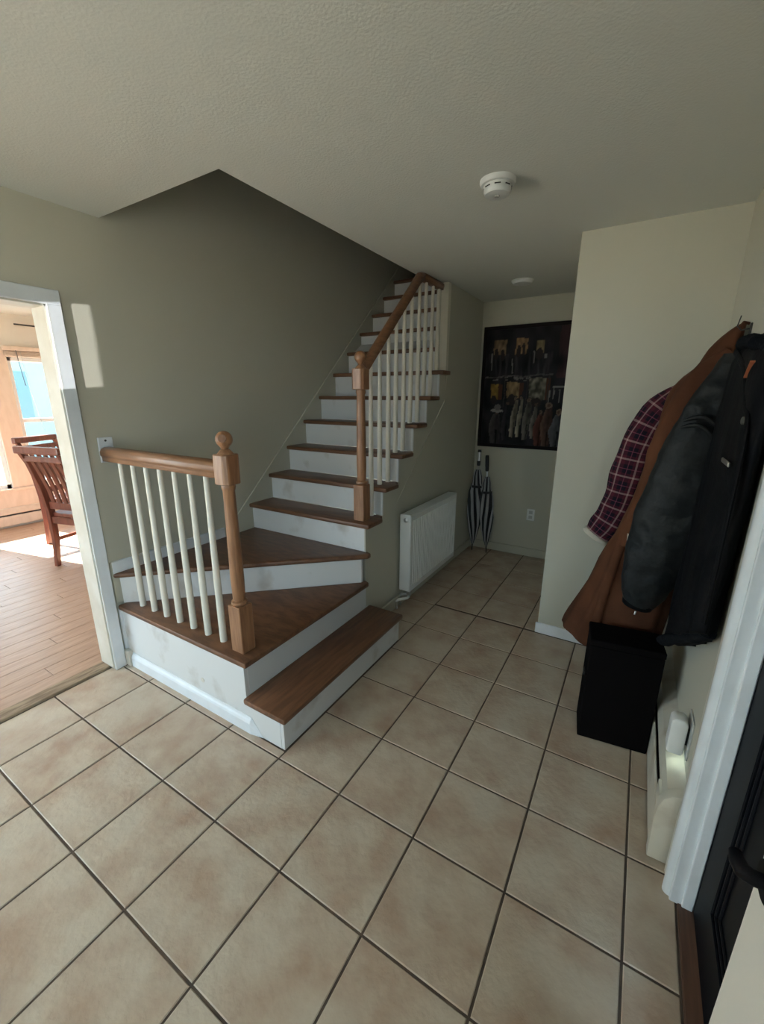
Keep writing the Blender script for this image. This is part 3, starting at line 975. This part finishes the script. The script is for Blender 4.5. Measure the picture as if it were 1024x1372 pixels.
def paint(u, v):
    wu = noise.noise((u * 7, v * 7, 31)) * 0.012 + noise.noise((u * 25, v * 25, 11)) * 0.006
    v += noise.noise((u * 6, v * 6, 77)) * 0.012 + noise.noise((u * 30, v * 22, 5)) * 0.006
    u += wu
    n1 = noise.noise((u * 9, v * 9, 1.3))
    n2 = noise.noise((u * 34, v * 22, 4.7))
    c = Vector((0.020, 0.018, 0.020)) * (1 + 0.8 * n1)
    if 0.20 < v < 0.40:                                   # shadowy balcony figures
        k = max(0, noise.noise((u * 30, v * 5, 9.1)))
        c += Vector((0.05, 0.048, 0.05)) * k * (1 if u < 0.8 else 0.5)
    if v < 0.42 and u > 0.86:
        c += Vector((0.03, 0.006, 0.004)) * max(0, 0.5 + n1)
    for (a, b, t, w, col) in ((0.09, 0.25, 0.085, 0.21, (0.26, 0.17, 0.10)), (0.36, 0.50, 0.085, 0.215, (0.28, 0.17, 0.09)),
                              (0.605, 0.695, 0.105, 0.205, (0.26, 0.20, 0.11)), (0.09, 0.185, 0.46, 0.60, (0.24, 0.15, 0.04)),
                              (0.29, 0.445, 0.445, 0.585, (0.28, 0.19, 0.10)), (0.56, 0.76, 0.415, 0.60, (0.20, 0.18, 0.14))):
        if a < u < b and t < v < w:
            c = Vector(col) * (0.75 + 0.5 * n2 + 0.3 * n1)
            if a == 0.56:
                c = c * (0.45 + 1.3 * max(0, noise.noise((u * 26, v * 26, 2.2)) + 0.25))
        if b < u < b + 0.05 and t > 0.4 and t < v < w:
            c = Vector((0.075, 0.034, 0.022))
    # heads and shoulders cut into the lit windows
    for (x, y, rx, ry) in ((0.13, 0.20, 0.03, 0.045), (0.21, 0.215, 0.028, 0.05), (0.40, 0.19, 0.025, 0.05), (0.46, 0.175, 0.02, 0.05),
                           (0.645, 0.215, 0.04, 0.05), (0.13, 0.605, 0.04, 0.04), (0.36, 0.60, 0.05, 0.05), (0.66, 0.62, 0.06, 0.045)):
        if ((u - x) / rx) ** 2 + ((v - y) / ry) ** 2 < 1:
            c = Vector((0.03, 0.024, 0.022))
    # balcony edge with pale strokes
    if abs(v - 0.395 + 0.02 * (u - 0.4)) < 0.006 and u < 0.82:
        c = Vector((0.11, 0.10, 0.10)) * (0.8 + 0.6 * n2)
    if 0.402 < v < 0.43 and 0.1 < u < 0.62 and noise.noise((u * 16, v * 50, 7)) > 0.15:
        c = Vector((0.15, 0.14, 0.13))
    if abs(v - 0.49 + 0.03 * (u - 0.85)) < 0.007 and u > 0.84:
        c = Vector((0.20, 0.19, 0.18))
    for px_ in (0.265, 0.54, 0.79):
        if abs(u - px_) < 0.006 and 0.40 < v < 0.66:
            c = Vector((0.045, 0.038, 0.035))
    # standing figures
    for (x, top, bot, wd, col) in ((0.41, 0.60, 0.93, 0.030, (0.14, 0.12, 0.09)), (0.48, 0.60, 0.92, 0.026, (0.17, 0.15, 0.11)),
                                   (0.575, 0.62, 0.95, 0.045, (0.075, 0.068, 0.058)), (0.32, 0.64, 0.96, 0.045, (0.022, 0.020, 0.022)),
                                   (0.66, 0.64, 0.94, 0.03, (0.09, 0.08, 0.07)), (0.73, 0.72, 1.0, 0.05, (0.065, 0.026, 0.020)),
                                   (0.82, 0.66, 1.0, 0.06, (0.060, 0.036, 0.028)), (0.94, 0.72, 1.0, 0.075, (0.055, 0.055, 0.060)),
                                   (0.19, 0.72, 1.0, 0.075, (0.040, 0.036, 0.036))):
        wv = wd * (0.55 + 0.6 * min(1, (v - top) / 0.14)) if v < top + 0.14 else wd * (1.15 - 0.45 * (v - top - 0.14) / max(0.05, bot - top - 0.14))
        if top < v < bot and abs(u - x + 0.02 * math.sin(9 * v)) < wv:
            edge = (u - x) / wv
            c = Vector(col) * (0.75 + 0.9 * max(0, -edge) + 0.5 * n2)
            if v > bot - 0.13 and abs(edge) < 0.15:
                c *= 0.3
        if (u - x) ** 2 / 0.0004 + (v - top + 0.012) ** 2 / 0.0004 < 1:
            c = Vector((0.085, 0.055, 0.042))
        if (u - x) ** 2 / 0.0006 + (v - top + 0.026) ** 2 / 0.00016 < 1:
            c = Vector((0.03, 0.026, 0.024))
    for (x, y, rr_) in ((0.41, 0.585, 0.018), (0.48, 0.59, 0.018), (0.58, 0.605, 0.022), (0.82, 0.645, 0.035), (0.935, 0.70, 0.035), (0.73, 0.70, 0.02)):
        q = math.hypot(u - x, (v - y) * 1.35)
        if q < rr_:
            c = Vector((0.15, 0.11, 0.085)) if q > rr_ * 0.55 else Vector((0.08, 0.05, 0.04))
    # man in a pale brimmed hat
    if ((u - 0.185) / 0.085) ** 2 + ((v - 0.695) / 0.014) ** 2 < 1:
        c = Vector((0.22, 0.21, 0.20))
    if ((u - 0.19) / 0.045) ** 2 + ((v - 0.665) / 0.028) ** 2 < 1:
        c = Vector((0.12, 0.115, 0.11))
    for (a, b, t, w) in ((0.80, 0.815, 0.52, 0.62), (0.845, 0.86, 0.50, 0.60), (0.91, 0.925, 0.51, 0.62), (0.07, 0.085, 0.2, 0.34), (0.33, 0.345, 0.24, 0.37), (0.58, 0.592, 0.19, 0.29), (0.705, 0.73, 0.215, 0.25)):
        if a < u < b and t < v < w:
            c = Vector((0.17, 0.16, 0.15))
    return (max(c.x, 0.004), max(c.y, 0.004), max(c.z, 0.004), 1)


nx, nz = 100, 136
cx0, cx1, cz0, cz1 = PX0 + fwid, PX1 - fwid, PZ0 + fwid, PZ1 - fwid
mb = MB()
cols = []
for j in range(nz + 1):
    for i in range(nx + 1):
        u_, v_ = i / nx, 1 - j / nz
        mb.v.append((cx0 + (cx1 - cx0) * u_, YE - 0.018, cz0 + (cz1 - cz0) * j / nz))
        cols.append(paint(u_, v_))
for j in range(nz):
    for i in range(nx):
        a = j * (nx + 1) + i
        mb.f.append((a, a + 1, a + nx + 2, a + nx + 1))
pm_ = bpy.data.materials.new('oil_paint')
pm_.use_nodes = True
pb = pm_.node_tree.nodes['Principled BSDF']
at = pm_.node_tree.nodes.new('ShaderNodeAttribute')
at.attribute_name = 'paint'
pm_.node_tree.links.new(at.outputs['Color'], pb.inputs['Base Color'])
pb.inputs['Roughness'].default_value = 0.8
pb.inputs['Specular IOR Level'].default_value = 0.15
me = mb.mesh('canvas', pm_)
ca = me.color_attributes.new('paint', 'FLOAT_COLOR', 'POINT')
for i, c in enumerate(cols):
    ca.data[i].color = c
link('canvas', me, pt)
B(cx0 - 0.005, cx1 + 0.005, YE - 0.016, YE - 0.002, cz0 - 0.005, cz1 + 0.005).build('backing', M['frame_black'], pt)

# ================================================================== SMALL FIXTURES
ou = thing('wall_outlet', 'small white duplex outlet plate low on the end wall below the painting', 'outlet', (0.362, YE, 0.43))
op = B(0.325, 0.399, YE - 0.007, YE, 0.37, 0.487).build('cover_plate', M['plastic'], ou, bevel=0.003)
for zz in (0.405, 0.453):
    oc = B(0.345, 0.379, YE - 0.0095, YE - 0.006, zz - 0.016, zz + 0.016).build('receptacle', M['grey_plastic'], op, bevel=0.002)

sd = thing('smoke_detector', 'white round smoke detector on the hall ceiling', 'smoke detector', (0.530, 0.905, CEIL))
MB().lathe((0.530, 0.905, 0), [(0.072, CEIL), (0.072, CEIL - 0.010), (0.066, CEIL - 0.018), (0.058, CEIL - 0.019)], 32).build('mounting_base', M['plastic'], sd, smooth=40)
hsn = MB().lathe((0.530, 0.905, 0), [(0.055, CEIL - 0.018), (0.056, CEIL - 0.026), (0.055, CEIL - 0.042), (0.049, CEIL - 0.052), (0.030, CEIL - 0.055), (0.012, CEIL - 0.055)], 32).build('detector_housing', M['plastic'], sd, smooth=30)
for k in range(8):
    a = k * math.pi / 4 + 0.3
    c = Vector((0.530 + 0.0555 * math.cos(a), 0.905 + 0.0555 * math.sin(a), CEIL - 0.030))
    tdir = Vector((-math.sin(a), math.cos(a), 0))
    MB().bar(c - tdir * 0.012, c + tdir * 0.012, 0.002, 0.004).build('vent_slot', M['slot'], hsn)
MB().lathe((0.530, 0.905, 0), [(0.011, CEIL - 0.054), (0.010, CEIL - 0.058), (0.004, CEIL - 0.059)], 16).build('test_button', M['grey_plastic'], hsn, smooth=40)

cl = thing('ceiling_disc', 'flat white disc fixture farther back on the hall ceiling', 'ceiling fixture', (0.248, 2.505, CEIL))
MB().lathe((0.248, 2.505, 0), [(0.074, CEIL), (0.074, CEIL - 0.012), (0.066, CEIL - 0.024), (0.045, CEIL - 0.029), (0.002, CEIL - 0.030)], 32).build('cover', M['plastic'], cl, smooth=40)
MB().lathe((0.248, 2.505, 0), [(0.080, CEIL), (0.080, CEIL - 0.006), (0.074, CEIL - 0.008)], 32).build('rim', M['ceiling'], cl, smooth=40)

# ================================================================== RIGHT SIDE: CASING, DOORS, HEATER, BOX
BXJ = 1.512
cp = [(EY1 + 0.001, XR - 0.010)]
for i in range(11):                                       # half round bead at the inner edge
    t = math.pi * (0.0 + i / 10)
    cp.append((EY1 + 0.020 - 0.018 * math.cos(t), XR - 0.014 - 0.016 * math.sin(t)))
cp += [(EY1 + 0.041, XR - 0.010), (EY1 + 0.041, XR), (EY1 + 0.001, XR)]
t4 = MB().prism([(x, y, 0.0) for y, x in cp], (0, 0, EZ + 0.06)).build('trim_4', M['trim'], smooth=35)
cpb = [(EY1 + 0.044, XR - 0.012), (EY1 + 0.050, XR - 0.018), (EY1 + 0.086, XR - 0.021), (EY1 + 0.091, XR - 0.016), (EY1 + 0.091, XR), (EY1 + 0.041, XR), (EY1 + 0.041, XR - 0.008)]
MB().prism([(x, y, 0.0) for y, x in cpb], (0, 0, EZ + 0.06)).build('back_band', M['cream'], t4)  # cream colour puts the warm hall light into this face of the casing
struct(t4, 'white moulded casing beside the black entrance door', 'door trim')
B(XR - 0.012, XRo, EY1 - 0.012, EY1 + 0.003, 0.0, EZ).build('side_jamb', M['trim'], t4, bevel=0.002)
B(1.484, BXJ, EY1 - 0.022, EY1 - 0.010, 0.0, EZ).build('door_stop', M['trim'], t4, bevel=0.002)
B(XR - 0.018, XR, EY0 - 0.08, EY1 + 0.09, EZ, EZ + 0.09).build('head_casing', M['trim'], t4, bevel=0.003)
B(XR - 0.018, XR, EY0 - 0.09, EY0, 0, EZ).build('side_casing', M['trim'], t4, bevel=0.003)
si = B(1.474, 1.60, EY0, EY1 - 0.012, -0.02, 0.010).build('trim_5', M['redwood'], bevel=0.003)
struct(si, 'reddish brown wooden sill under the black entrance door', 'door sill')

# black door standing in the opening
BX, BY0, BY1 = 1.514, -0.46, EY1 - 0.014
bd = B(BX, BX + 0.045, BY0, BY1, 0.012, EZ - 0.005).build('door_1', M['black_door'], bevel=0.003)
struct(bd, 'black panelled entrance door with vertical grooved mouldings beside the white casing', 'door')
for (a, b, z0, z1) in ((BY0 + 0.14, BY1 - 0.16, 0.22, 0.92), (BY0 + 0.14, BY1 - 0.16, 1.10, 1.92)):
    mb = MB()
    for s in (0.0, 0.022, 0.044):
        w = 0.010
        mb.box(BX - 0.010 + s * 0.1, BX + 0.002, a + s, a + s + w, z0 + s, z1 - s)
        mb.box(BX - 0.010 + s * 0.1, BX + 0.002, b - s - w, b - s, z0 + s, z1 - s)
        mb.box(BX - 0.010 + s * 0.1, BX + 0.002, a + s, b - s, z0 + s, z0 + s + w)
        mb.box(BX - 0.010 + s * 0.1, BX + 0.002, a + s, b - s, z1 - s - w, z1 - s)
    mb.build('panel_moulding', M['black_door'], bd, bevel=0.003)
for k in range(4):
    B(BX - 0.012, BX + 0.002, BY0 + 0.02 + 0.028 * k, BY0 + 0.032 + 0.028 * k, 0.02, EZ - 0.02).build('edge_bead', M['black_door'], bd, bevel=0.004)

# white leaf standing ajar into the hall, near the viewer
hx, hy = XR - 0.02, EY0 + 0.01
fx, fy = 1.392, -0.405
dd = Vector((fx - hx, fy - hy, 0))
Ld = dd.length
dd.normalize()
nn = Vector((dd.y, -dd.x, 0))
if nn.x < 0:
    nn = -nn
hp = Vector((hx, hy, 0.018))
wd = MB().prism([hp, hp + dd * Ld, hp + dd * Ld + nn * 0.042, hp + nn * 0.042], (0, 0, 2.0)).build('door_2', M['white_door'], bevel=0.002)
struct(wd, 'off white door leaf with a black lever handle at the right edge of the picture', 'door')
for (a, b, z0, z1) in ((0.14, Ld - 0.14, 0.25, 0.88), (0.14, Ld - 0.14, 1.12, 1.85)):
    q = hp - nn * 0.004
    mb = MB()
    for (u0, u1, w0, w1) in ((a, a + 0.02, z0, z1), (b - 0.02, b, z0, z1), (a, b, z0, z0 + 0.02), (a, b, z1 - 0.02, z1)):
        mb.prism([q + dd * u0 + Vector((0, 0, w0)), q + dd * u1 + Vector((0, 0, w0)), q + dd * u1 + Vector((0, 0, w1)), q + dd * u0 + Vector((0, 0, w1))], nn * 0.006)
    mb.build('panel_moulding', M['white_door'], wd)
hb = Vector((fx, fy, 0.945)) - dd * 0.05
hd_ = MB().tube([hb, hb - nn * 0.012], [0.027, 0.026], 20).build('door_lever', M['black_door'], wd, smooth=40)
hd_['label'] = 'black lever handle'
MB().tube([hb - nn * 0.008, hb - nn * 0.024, hb - nn * 0.033 + dd * 0.004, hb - nn * 0.036 + dd * 0.016, hb - nn * 0.036 + dd * 0.03], [0.010, 0.010, 0.011, 0.010, 0.008], 12).build('lever_arm', M['black_door'], hd_, smooth=50)

# baseboard heater on the right wall
ht = thing('baseboard_heater', 'cream baseboard heater with a dark slot on the right wall beside the door casing', 'heater', (1.43, 0.9, 0))
HY0, HY1 = 0.366, 1.655
MB().prism([(1.394, HY0 + 0.03, 0.012), (1.394, HY0 + 0.03, 0.165), (1.401, HY0 + 0.03, 0.172), (1.405, HY0 + 0.03, 0.165), (1.405, HY0 + 0.03, 0.012)], (0, HY1 - HY0 - 0.03, 0)).build('front_panel', M['heater'], ht)
MB().prism([(1.402, HY0 + 0.03, 0.222), (1.416, HY0 + 0.03, 0.262), (XR, HY0 + 0.03, 0.292), (XR, HY0 + 0.03, 0.282), (1.420, HY0 + 0.03, 0.250), (1.408, HY0 + 0.03, 0.222)], (0, HY1 - HY0 - 0.03, 0)).build('top_cover', M['heater'], ht)
B(1.410, 1.413, HY0 + 0.12, HY1, 0.180, 0.228).build('damper', M['heater'], ht)
B(1.418, XR, HY0 + 0.03, HY1, 0.02, 0.245).build('fins', M['slot'], ht)
B(1.396, 1.405, HY0 + 0.03, HY0 + 0.115, 0.16, 0.236).build('slot_cover', M['heater'], ht)
capp = [(XR, 0.004), (1.390, 0.004), (1.388, 0.165), (1.392, 0.225), (1.404, 0.262), (1.425, 0.284), (XR, 0.298)]
MB().prism([(x, HY0, z) for x, z in capp], (0, 0.042, 0)).build('end_cap', M['heater'], ht, bevel=0.005, seg=2, smooth=40)
MB().prism([(x, HY1 - 0.01, z) for x, z in capp], (0, 0.02, 0)).build('end_cap', M['heater'], ht, bevel=0.004)

# plug-in night light over the heater
ol = thing('wall_outlet', 'outlet plate low on the right wall behind the plugged in night light', 'outlet', (XR, 0.56, 0.39))
B(XR - 0.006, XR, 0.505, 0.60, 0.325, 0.475).build('cover_plate', M['grey_plastic'], ol, bevel=0.002)
nl = thing('night_light', 'small white plug-in night light glowing above the baseboard heater', 'night light', (1.432, 0.545, 0.40))
MB().prism([(1.402, 0.52, 0.335), (1.408, 0.52, 0.325), (1.447, 0.52, 0.325), (1.452, 0.52, 0.335), (1.452, 0.52, 0.455), (1.440, 0.52, 0.468), (1.414, 0.52, 0.468), (1.402, 0.52, 0.455)], (0, 0.055, 0)).build('light_body', M['plastic'], nl, bevel=0.006, seg=2, smooth=40)
B(1.448, XR - 0.005, 0.53, 0.565, 0.37, 0.43).build('plug', M['slot'], nl)
MB().lathe((1.425, 0.548, 0.3225), [(0.004, 0.004), (0.014, 0.003), (0.014, 0.0), (0.010, -0.002)], 14).build('led_lens', M['led'], nl, smooth=40)
nd = bpy.data.lights.new('night_light_glow', 'POINT')
nd.energy = 0.012
nd.color = (0.75, 1.0, 0.9)
nd.shadow_soft_size = 0.012
no = bpy.data.objects.new('led_lamp', nd)
COL.objects.link(no)
no.parent = nl
no.location = Vector((1.425, 0.548, 0.309)) - Vector(nl.location)

# tall black box under the coats
bx = thing('storage_box', 'plain black box standing on the tiles under the coats', 'box', (1.25, 0.95, 0))
ang = math.radians(7.5)
c_, s_ = math.cos(ang), math.sin(ang)
o_ = Vector((1.111, 0.832, 0))


def bp_(a, b, z):
    return (o_.x + a * c_ - b * s_, o_.y + a * s_ + b * c_, z)


bw, bdp, bh = 0.283, 0.17, 0.515
B(0, 1, 0, 1, 0, 1)
mb = MB().prism([bp_(0, 0, 0.0), bp_(bw, 0, 0.0), bp_(bw, bdp, 0.0), bp_(0, bdp, 0.0)], (0, 0, bh - 0.03))
mb.build('box_body', M['black_matte'], bx, bevel=0.004)
MB().prism([bp_(-0.002, -0.002, bh - 0.029), bp_(bw + 0.002, -0.002, bh - 0.029), bp_(bw + 0.002, bdp + 0.002, bh - 0.029), bp_(-0.002, bdp + 0.002, bh - 0.029)], (0, 0, 0.029)).build('lid', M['black_matte'], bx, bevel=0.004)
MB().bar(bp_(-0.003, 0.06, 0.30), bp_(-0.003, 0.10, 0.30), 0.008, 0.018).build('side_latch', M['dark_metal'], bx)

# ================================================================== COATS ON THE RIGHT WALL
def sec(cx, cy, z, hx, hy, n=56, fold=0.0, kf=9, ph=0.0, e=0.75, rot=0.0):
    out = []
    for i in range(n):
        t = 2 * math.pi * i / n
        a, b = math.cos(t), math.sin(t)
        x = math.copysign(abs(a) ** e, a) * hx
        y = math.copysign(abs(b) ** e, b) * hy
        f = 1 + fold * (0.6 * math.sin(kf * t + ph) + 0.4 * math.sin((kf * 2 - 3) * t + 1.7 * ph))
        x, y = x * f, y * f
        out.append(Vector((cx + x * math.cos(rot) - y * math.sin(rot), cy + x * math.sin(rot) + y * math.cos(rot), z)))
    return out


def interp(rows, n):
    """Smooth (Catmull-Rom) resampling of rows of numbers."""
    out = []
    m = len(rows) - 1
    for i in range(n + 1):
        t = i / n * m
        k = min(int(t), m - 1)
        f = t - k
        p0, p1, p2, p3 = rows[max(k - 1, 0)], rows[k], rows[k + 1], rows[min(k + 2, m)]
        out.append([0.5 * ((2 * b) + (-a + c) * f + (2 * a - 5 * b + 4 * c - d) * f * f + (-a + 3 * b - 3 * c + d) * f ** 3)
                    for a, b, c, d in zip(p0, p1, p2, p3)])
    return out


def crumple(mb, amp, sc_, st=(1, 1, 1), seed=0.0):
    for i, v in enumerate(mb.v):
        p = Vector((v[0] * st[0], v[1] * st[1], v[2] * st[2])) * sc_ + Vector((seed, seed * 2, -seed))
        d = noise.noise_vector(p) + 0.5 * noise.noise_vector(p * 2.3)
        r = 1 - abs(noise.noise(p * 1.4)) * 3
        q = Vector(v) + d * amp + Vector((-0.6, -0.8, 0)) * amp * 0.8 * max(r, -1)
        q.x = min(q.x, XR - 0.002)
        mb.v[i] = tuple(q)
    return mb


hk = thing('coat_hook', 'thin wire coat hook on the right wall above the brown coat', 'hook', (XR, 1.10, 1.80))
B(XR - 0.006, XR, 1.078, 1.094, 1.77, 1.81).build('hook_plate', M['dark_metal'], hk, bevel=0.002)
MB().tube([(XR - 0.006, 1.085, 1.79), (XR - 0.03, 1.08, 1.785), (XR - 0.045, 1.075, 1.80), (XR - 0.040, 1.07, 1.835)], [0.003, 0.003, 0.0025, 0.002], 8).build('hook_wire', M['dark_metal'], hk, smooth=50)

# plaid flannel shirt, rearmost
pl_ = thing('plaid_shirt', 'red and black plaid flannel shirt hanging behind the brown coat', 'shirt', (1.40, 1.40, 1.70), 'garments on the right wall')
rows = [(1.44, 1.42, 1.74, 0.02, 0.04), (1.40, 1.42, 1.66, 0.06, 0.09), (1.37, 1.43, 1.50, 0.085, 0.10), (1.37, 1.43, 1.2, 0.085, 0.10), (1.37, 1.43, 0.95, 0.09, 0.11)]
mb = MB().rings([sec(r[0], r[1], r[2], r[3], r[4], fold=0.05, ph=r[2] * 5) for r in interp(rows, 14)])
for i, v in enumerate(mb.v):
    mb.uv[i] = (v[1] + v[0], v[2])
mb.build('shirt_body', M['plaid'], pl_, smooth=60)
sl_rows = interp([(1.37, 1.38, 1.59, 0.045), (1.288, 1.38, 1.535, 0.068), (1.212, 1.38, 1.432, 0.079), (1.171, 1.38, 1.305, 0.083),
                  (1.148, 1.38, 1.154, 0.083), (1.126, 1.38, 1.015, 0.083), (1.089, 1.38, 0.908, 0.078), (1.046, 1.38, 0.832, 0.070)], 28)
MB().tube([r[:3] for r in sl_rows], [r[3] for r in sl_rows], 28, ref=(0, 1, 0), flat=0.62, uvs=True,
          wob=lambda t, k: 0.05 * math.sin(3 * t + k * 0.7) + 0.035 * math.sin(k * 1.3)).build('sleeve', M['plaid'], pl_, smooth=60)
e0, e1 = Vector(sl_rows[-1][:3]), Vector(sl_rows[-2][:3])
dv = (e0 - e1).normalized()
lc = MB().tube([e0 - dv * 0.006, e0 + dv * 0.020], [0.074, 0.072], 28, ref=(0, 1, 0), flat=0.64).build('cuff_lining', M['lining'], pl_, bevel=0.003, smooth=50)
lc['label'] = 'pale turned-up cuff lining'

# long brown coat
bc = thing('brown_coat', 'long rust brown suede coat hanging between the plaid shirt and black jacket', 'coat', (1.42, 1.16, 1.80), 'garments on the right wall')
BR = [(1.822, 1.455, 1.463, 1.16, 0.012), (1.808, 1.426, 1.463, 1.16, 0.035), (1.745, 1.366, 1.462, 1.17, 0.065), (1.671, 1.326, 1.461, 1.18, 0.085),
      (1.620, 1.284, 1.461, 1.19, 0.095), (1.555, 1.252, 1.461, 1.19, 0.105), (1.457, 1.236, 1.461, 1.19, 0.11), (1.325, 1.218, 1.460, 1.19, 0.115),
      (1.187, 1.197, 1.458, 1.19, 0.12), (1.041, 1.170, 1.455, 1.19, 0.125), (0.925, 1.140, 1.45, 1.195, 0.13), (0.840, 1.104, 1.43, 1.20, 0.13),
      (0.660, 1.046, 1.41, 1.21, 0.135), (0.50, 0.990, 1.39, 1.215, 0.14), (0.385, 0.955, 1.375, 1.22, 0.14)]
rings = []
for z, xl, xr, yc, hy in interp([list(r) for r in BR], 44):
    f = 0.012 + 0.05 * max(0, (1.5 - z) / 1.1)
    rings.append(sec((xl + xr) / 2, yc, z, (xr - xl) / 2, hy, 72, fold=f, kf=7, ph=2.2 + z * 1.5, e=0.72))
for k, rg in enumerate(rings):                             # hem droops away from the outer corner
    w = max(0, (k - 36) / 8)
    for q in rg:
        q.z -= 0.055 * w * min(1, max(0, (q.x - 0.96) / 0.14))
crumple(MB().rings(rings), 0.007, 7, (1, 1, 0.35), 1.0).build('coat_body', M['brown_cloth'], bc, smooth=60)
rows = interp([(1.429, 1.10, 1.705, 0.035), (1.350, 1.085, 1.585, 0.070), (1.303, 1.08, 1.41, 0.078), (1.268, 1.08, 1.213, 0.072), (1.232, 1.08, 1.02, 0.062), (1.208, 1.085, 0.885, 0.052)], 56)
crumple(MB().tube([r[:3] for r in rows], [r[3] for r in rows], 40, ref=(0, 1, 0), flat=0.6), 0.007, 10, (1, 1, 0.7), 8.0).build('sleeve', M['brown_cloth'], bc, smooth=60)
MB().tube([(1.185, 1.055, 0.955), (1.187, 1.048, 0.925), (1.195, 1.045, 0.885)], [0.004, 0.004, 0.003], 8).build('cuff_zip', M['lining'], bc)
MB().tube([(1.455, 1.10, 1.81), (1.438, 1.08, 1.812), (1.428, 1.075, 1.795)], [0.006, 0.006, 0.006], 8).build('hanging_loop', M['brown_cloth'], bc)
# front edge strip running down the coat
fe = interp([(1.268, 1.10, 1.50), (1.225, 1.085, 1.20), (1.165, 1.075, 0.90), (1.125, 1.075, 0.62), (1.105, 1.075, 0.375)], 16)
MB().tube(fe, [0.020] * 17, 10, ref=(0, 1, 0), flat=0.45).build('front_edge', M['brown_cloth'], bc, smooth=60)

# black jacket, nearest the door
bj = thing('black_jacket', 'worn black leather jacket hanging nearest the door casing, with a snap and zip pocket', 'jacket', (1.42, 0.70, 1.70), 'garments on the right wall')
JB = [(1.72, 1.440, 0.66, 0.016, 0.14), (1.69, 1.435, 0.65, 0.024, 0.27), (1.640, 1.426, 0.645, 0.030, 0.31), (1.50, 1.422, 0.645, 0.034, 0.325), (1.35, 1.42, 0.65, 0.036, 0.315),
      (1.18, 1.418, 0.655, 0.038, 0.30), (1.0, 1.415, 0.66, 0.042, 0.295), (0.85, 1.412, 0.66, 0.044, 0.29), (0.74, 1.412, 0.66, 0.044, 0.285)]
rings = []
for k, (z, xc, yc, hx_, hy_) in enumerate(interp([list(r) for r in JB], 34)):
    rg = sec(xc, yc, z, hx_, hy_, 72, fold=0.0, e=0.8)
    for q in rg:
        w = max(0, (1.6 - z) / 0.9)
        q.x += (0.008 * math.sin(q.y * 38 + z * 3) + 0.005 * math.sin(q.y * 71 - z * 6)) * min(1, w)
        q.x = min(q.x, XR - 0.003)
        if z < 1.3:                                        # hem hangs lower toward the far side
            q.z += (0.60 - q.y) * 0.62 * ((1.3 - z) / 0.56)
    rings.append(rg)
crumple(MB().rings(rings), 0.006, 9, (1, 1, 0.4), 5.0).build('jacket_body', M['black_leather'], bj, smooth=60)
rows = interp([(1.418, 0.975, 1.693, 0.034), (1.394, 0.975, 1.551, 0.070), (1.374, 0.975, 1.442, 0.092), (1.344, 0.97, 1.237, 0.116), (1.319, 0.97, 1.031, 0.126), (1.289, 0.97, 0.825, 0.104), (1.262, 0.97, 0.668, 0.062)], 70)
crumple(MB().tube([r[:3] for r in rows], [r[3] for r in rows], 56, ref=(0, 1, 0), flat=0.62), 0.008, 11, (1.0, 1.0, 1.0), 3.1).build('sleeve', M['grey_leather'], bj, smooth=60)
e0, e1 = Vector(rows[-1][:3]), Vector(rows[-2][:3])
dv = (e0 - e1).normalized()
MB().tube([e0 - dv * 0.02, e0 + dv * 0.012, e0 + dv * 0.02], [0.064, 0.058, 0.050], 24, ref=(0, 1, 0), flat=0.64).build('cuff', M['black_leather'], bj, smooth=50)
MB().tube([e0 + dv * 0.018 + Vector((0.0, -0.045, 0)), e0 + dv * 0.034 + Vector((0.0, -0.047, 0))], [0.004, 0.003], 8).build('cuff_zip_pull', M['chrome'], bj)
# elbow wrinkles, seam across the sleeve
for (a, b, c) in (((1.300, 0.915, 1.46), (1.36, 0.895, 1.475), (1.425, 0.90, 1.42)), ((1.295, 0.915, 1.435), (1.35, 0.893, 1.445), (1.415, 0.90, 1.385))):
    rr_ = interp([a, b, c], 8)
    MB().tube(rr_, [0.004, 0.006, 0.008, 0.008, 0.008, 0.008, 0.007, 0.005, 0.003], 8).build('sleeve_fold', M['grey_leather'], bj, smooth=60)
# knitted hem, front edge, collar, snap, pocket zip, orange tag
hm = interp([(1.405, 0.93, 0.56), (1.375, 0.86, 0.578), (1.368, 0.78, 0.622), (1.370, 0.70, 0.672), (1.385, 0.60, 0.735), (1.405, 0.50, 0.80), (1.425, 0.41, 0.865)], 24)
MB().tube(hm, [0.026 + 0.004 * math.sin(k * 2.3) for k in range(25)], 12, flat=0.7).build('knit_hem', M['knit'], bj, smooth=60)
fp = interp([(1.402, 0.84, 1.690), (1.399, 0.60, 1.625), (1.395, 0.44, 1.53), (1.394, 0.34, 1.45), (1.396, 0.335, 1.1), (1.40, 0.355, 0.92)], 24)
MB().tube(fp, [0.012] * 25, 8, ref=(1, 0, 0), flat=0.5).build('front_placket', M['black_leather'], bj, smooth=60)
co = interp([(1.440, 0.88, 1.685), (1.418, 0.80, 1.712), (1.405, 0.66, 1.705), (1.405, 0.52, 1.69), (1.43, 0.44, 1.66)], 18)
MB().tube(co, [0.022 + 0.005 * math.sin(k * 1.9) for k in range(19)], 12, flat=0.8).build('collar', M['knit'], bj, smooth=60)
MB().tube([(1.399, 0.375, 1.487), (1.386, 0.372, 1.487)], [0.012, 0.010], 14).build('snap', M['chrome'], bj, smooth=40)
B(1.381, 1.386, 0.40, 0.52, 1.362, 1.376).build('pocket_zip', M['chrome'], bj, bevel=0.002)
MB().bar((1.390, 0.435, 1.635), (1.393, 0.50, 1.598), 0.005, 0.011, (1, 0, 0)).build('orange_tag', M['orange'], bj)['label'] = 'orange inner tag'
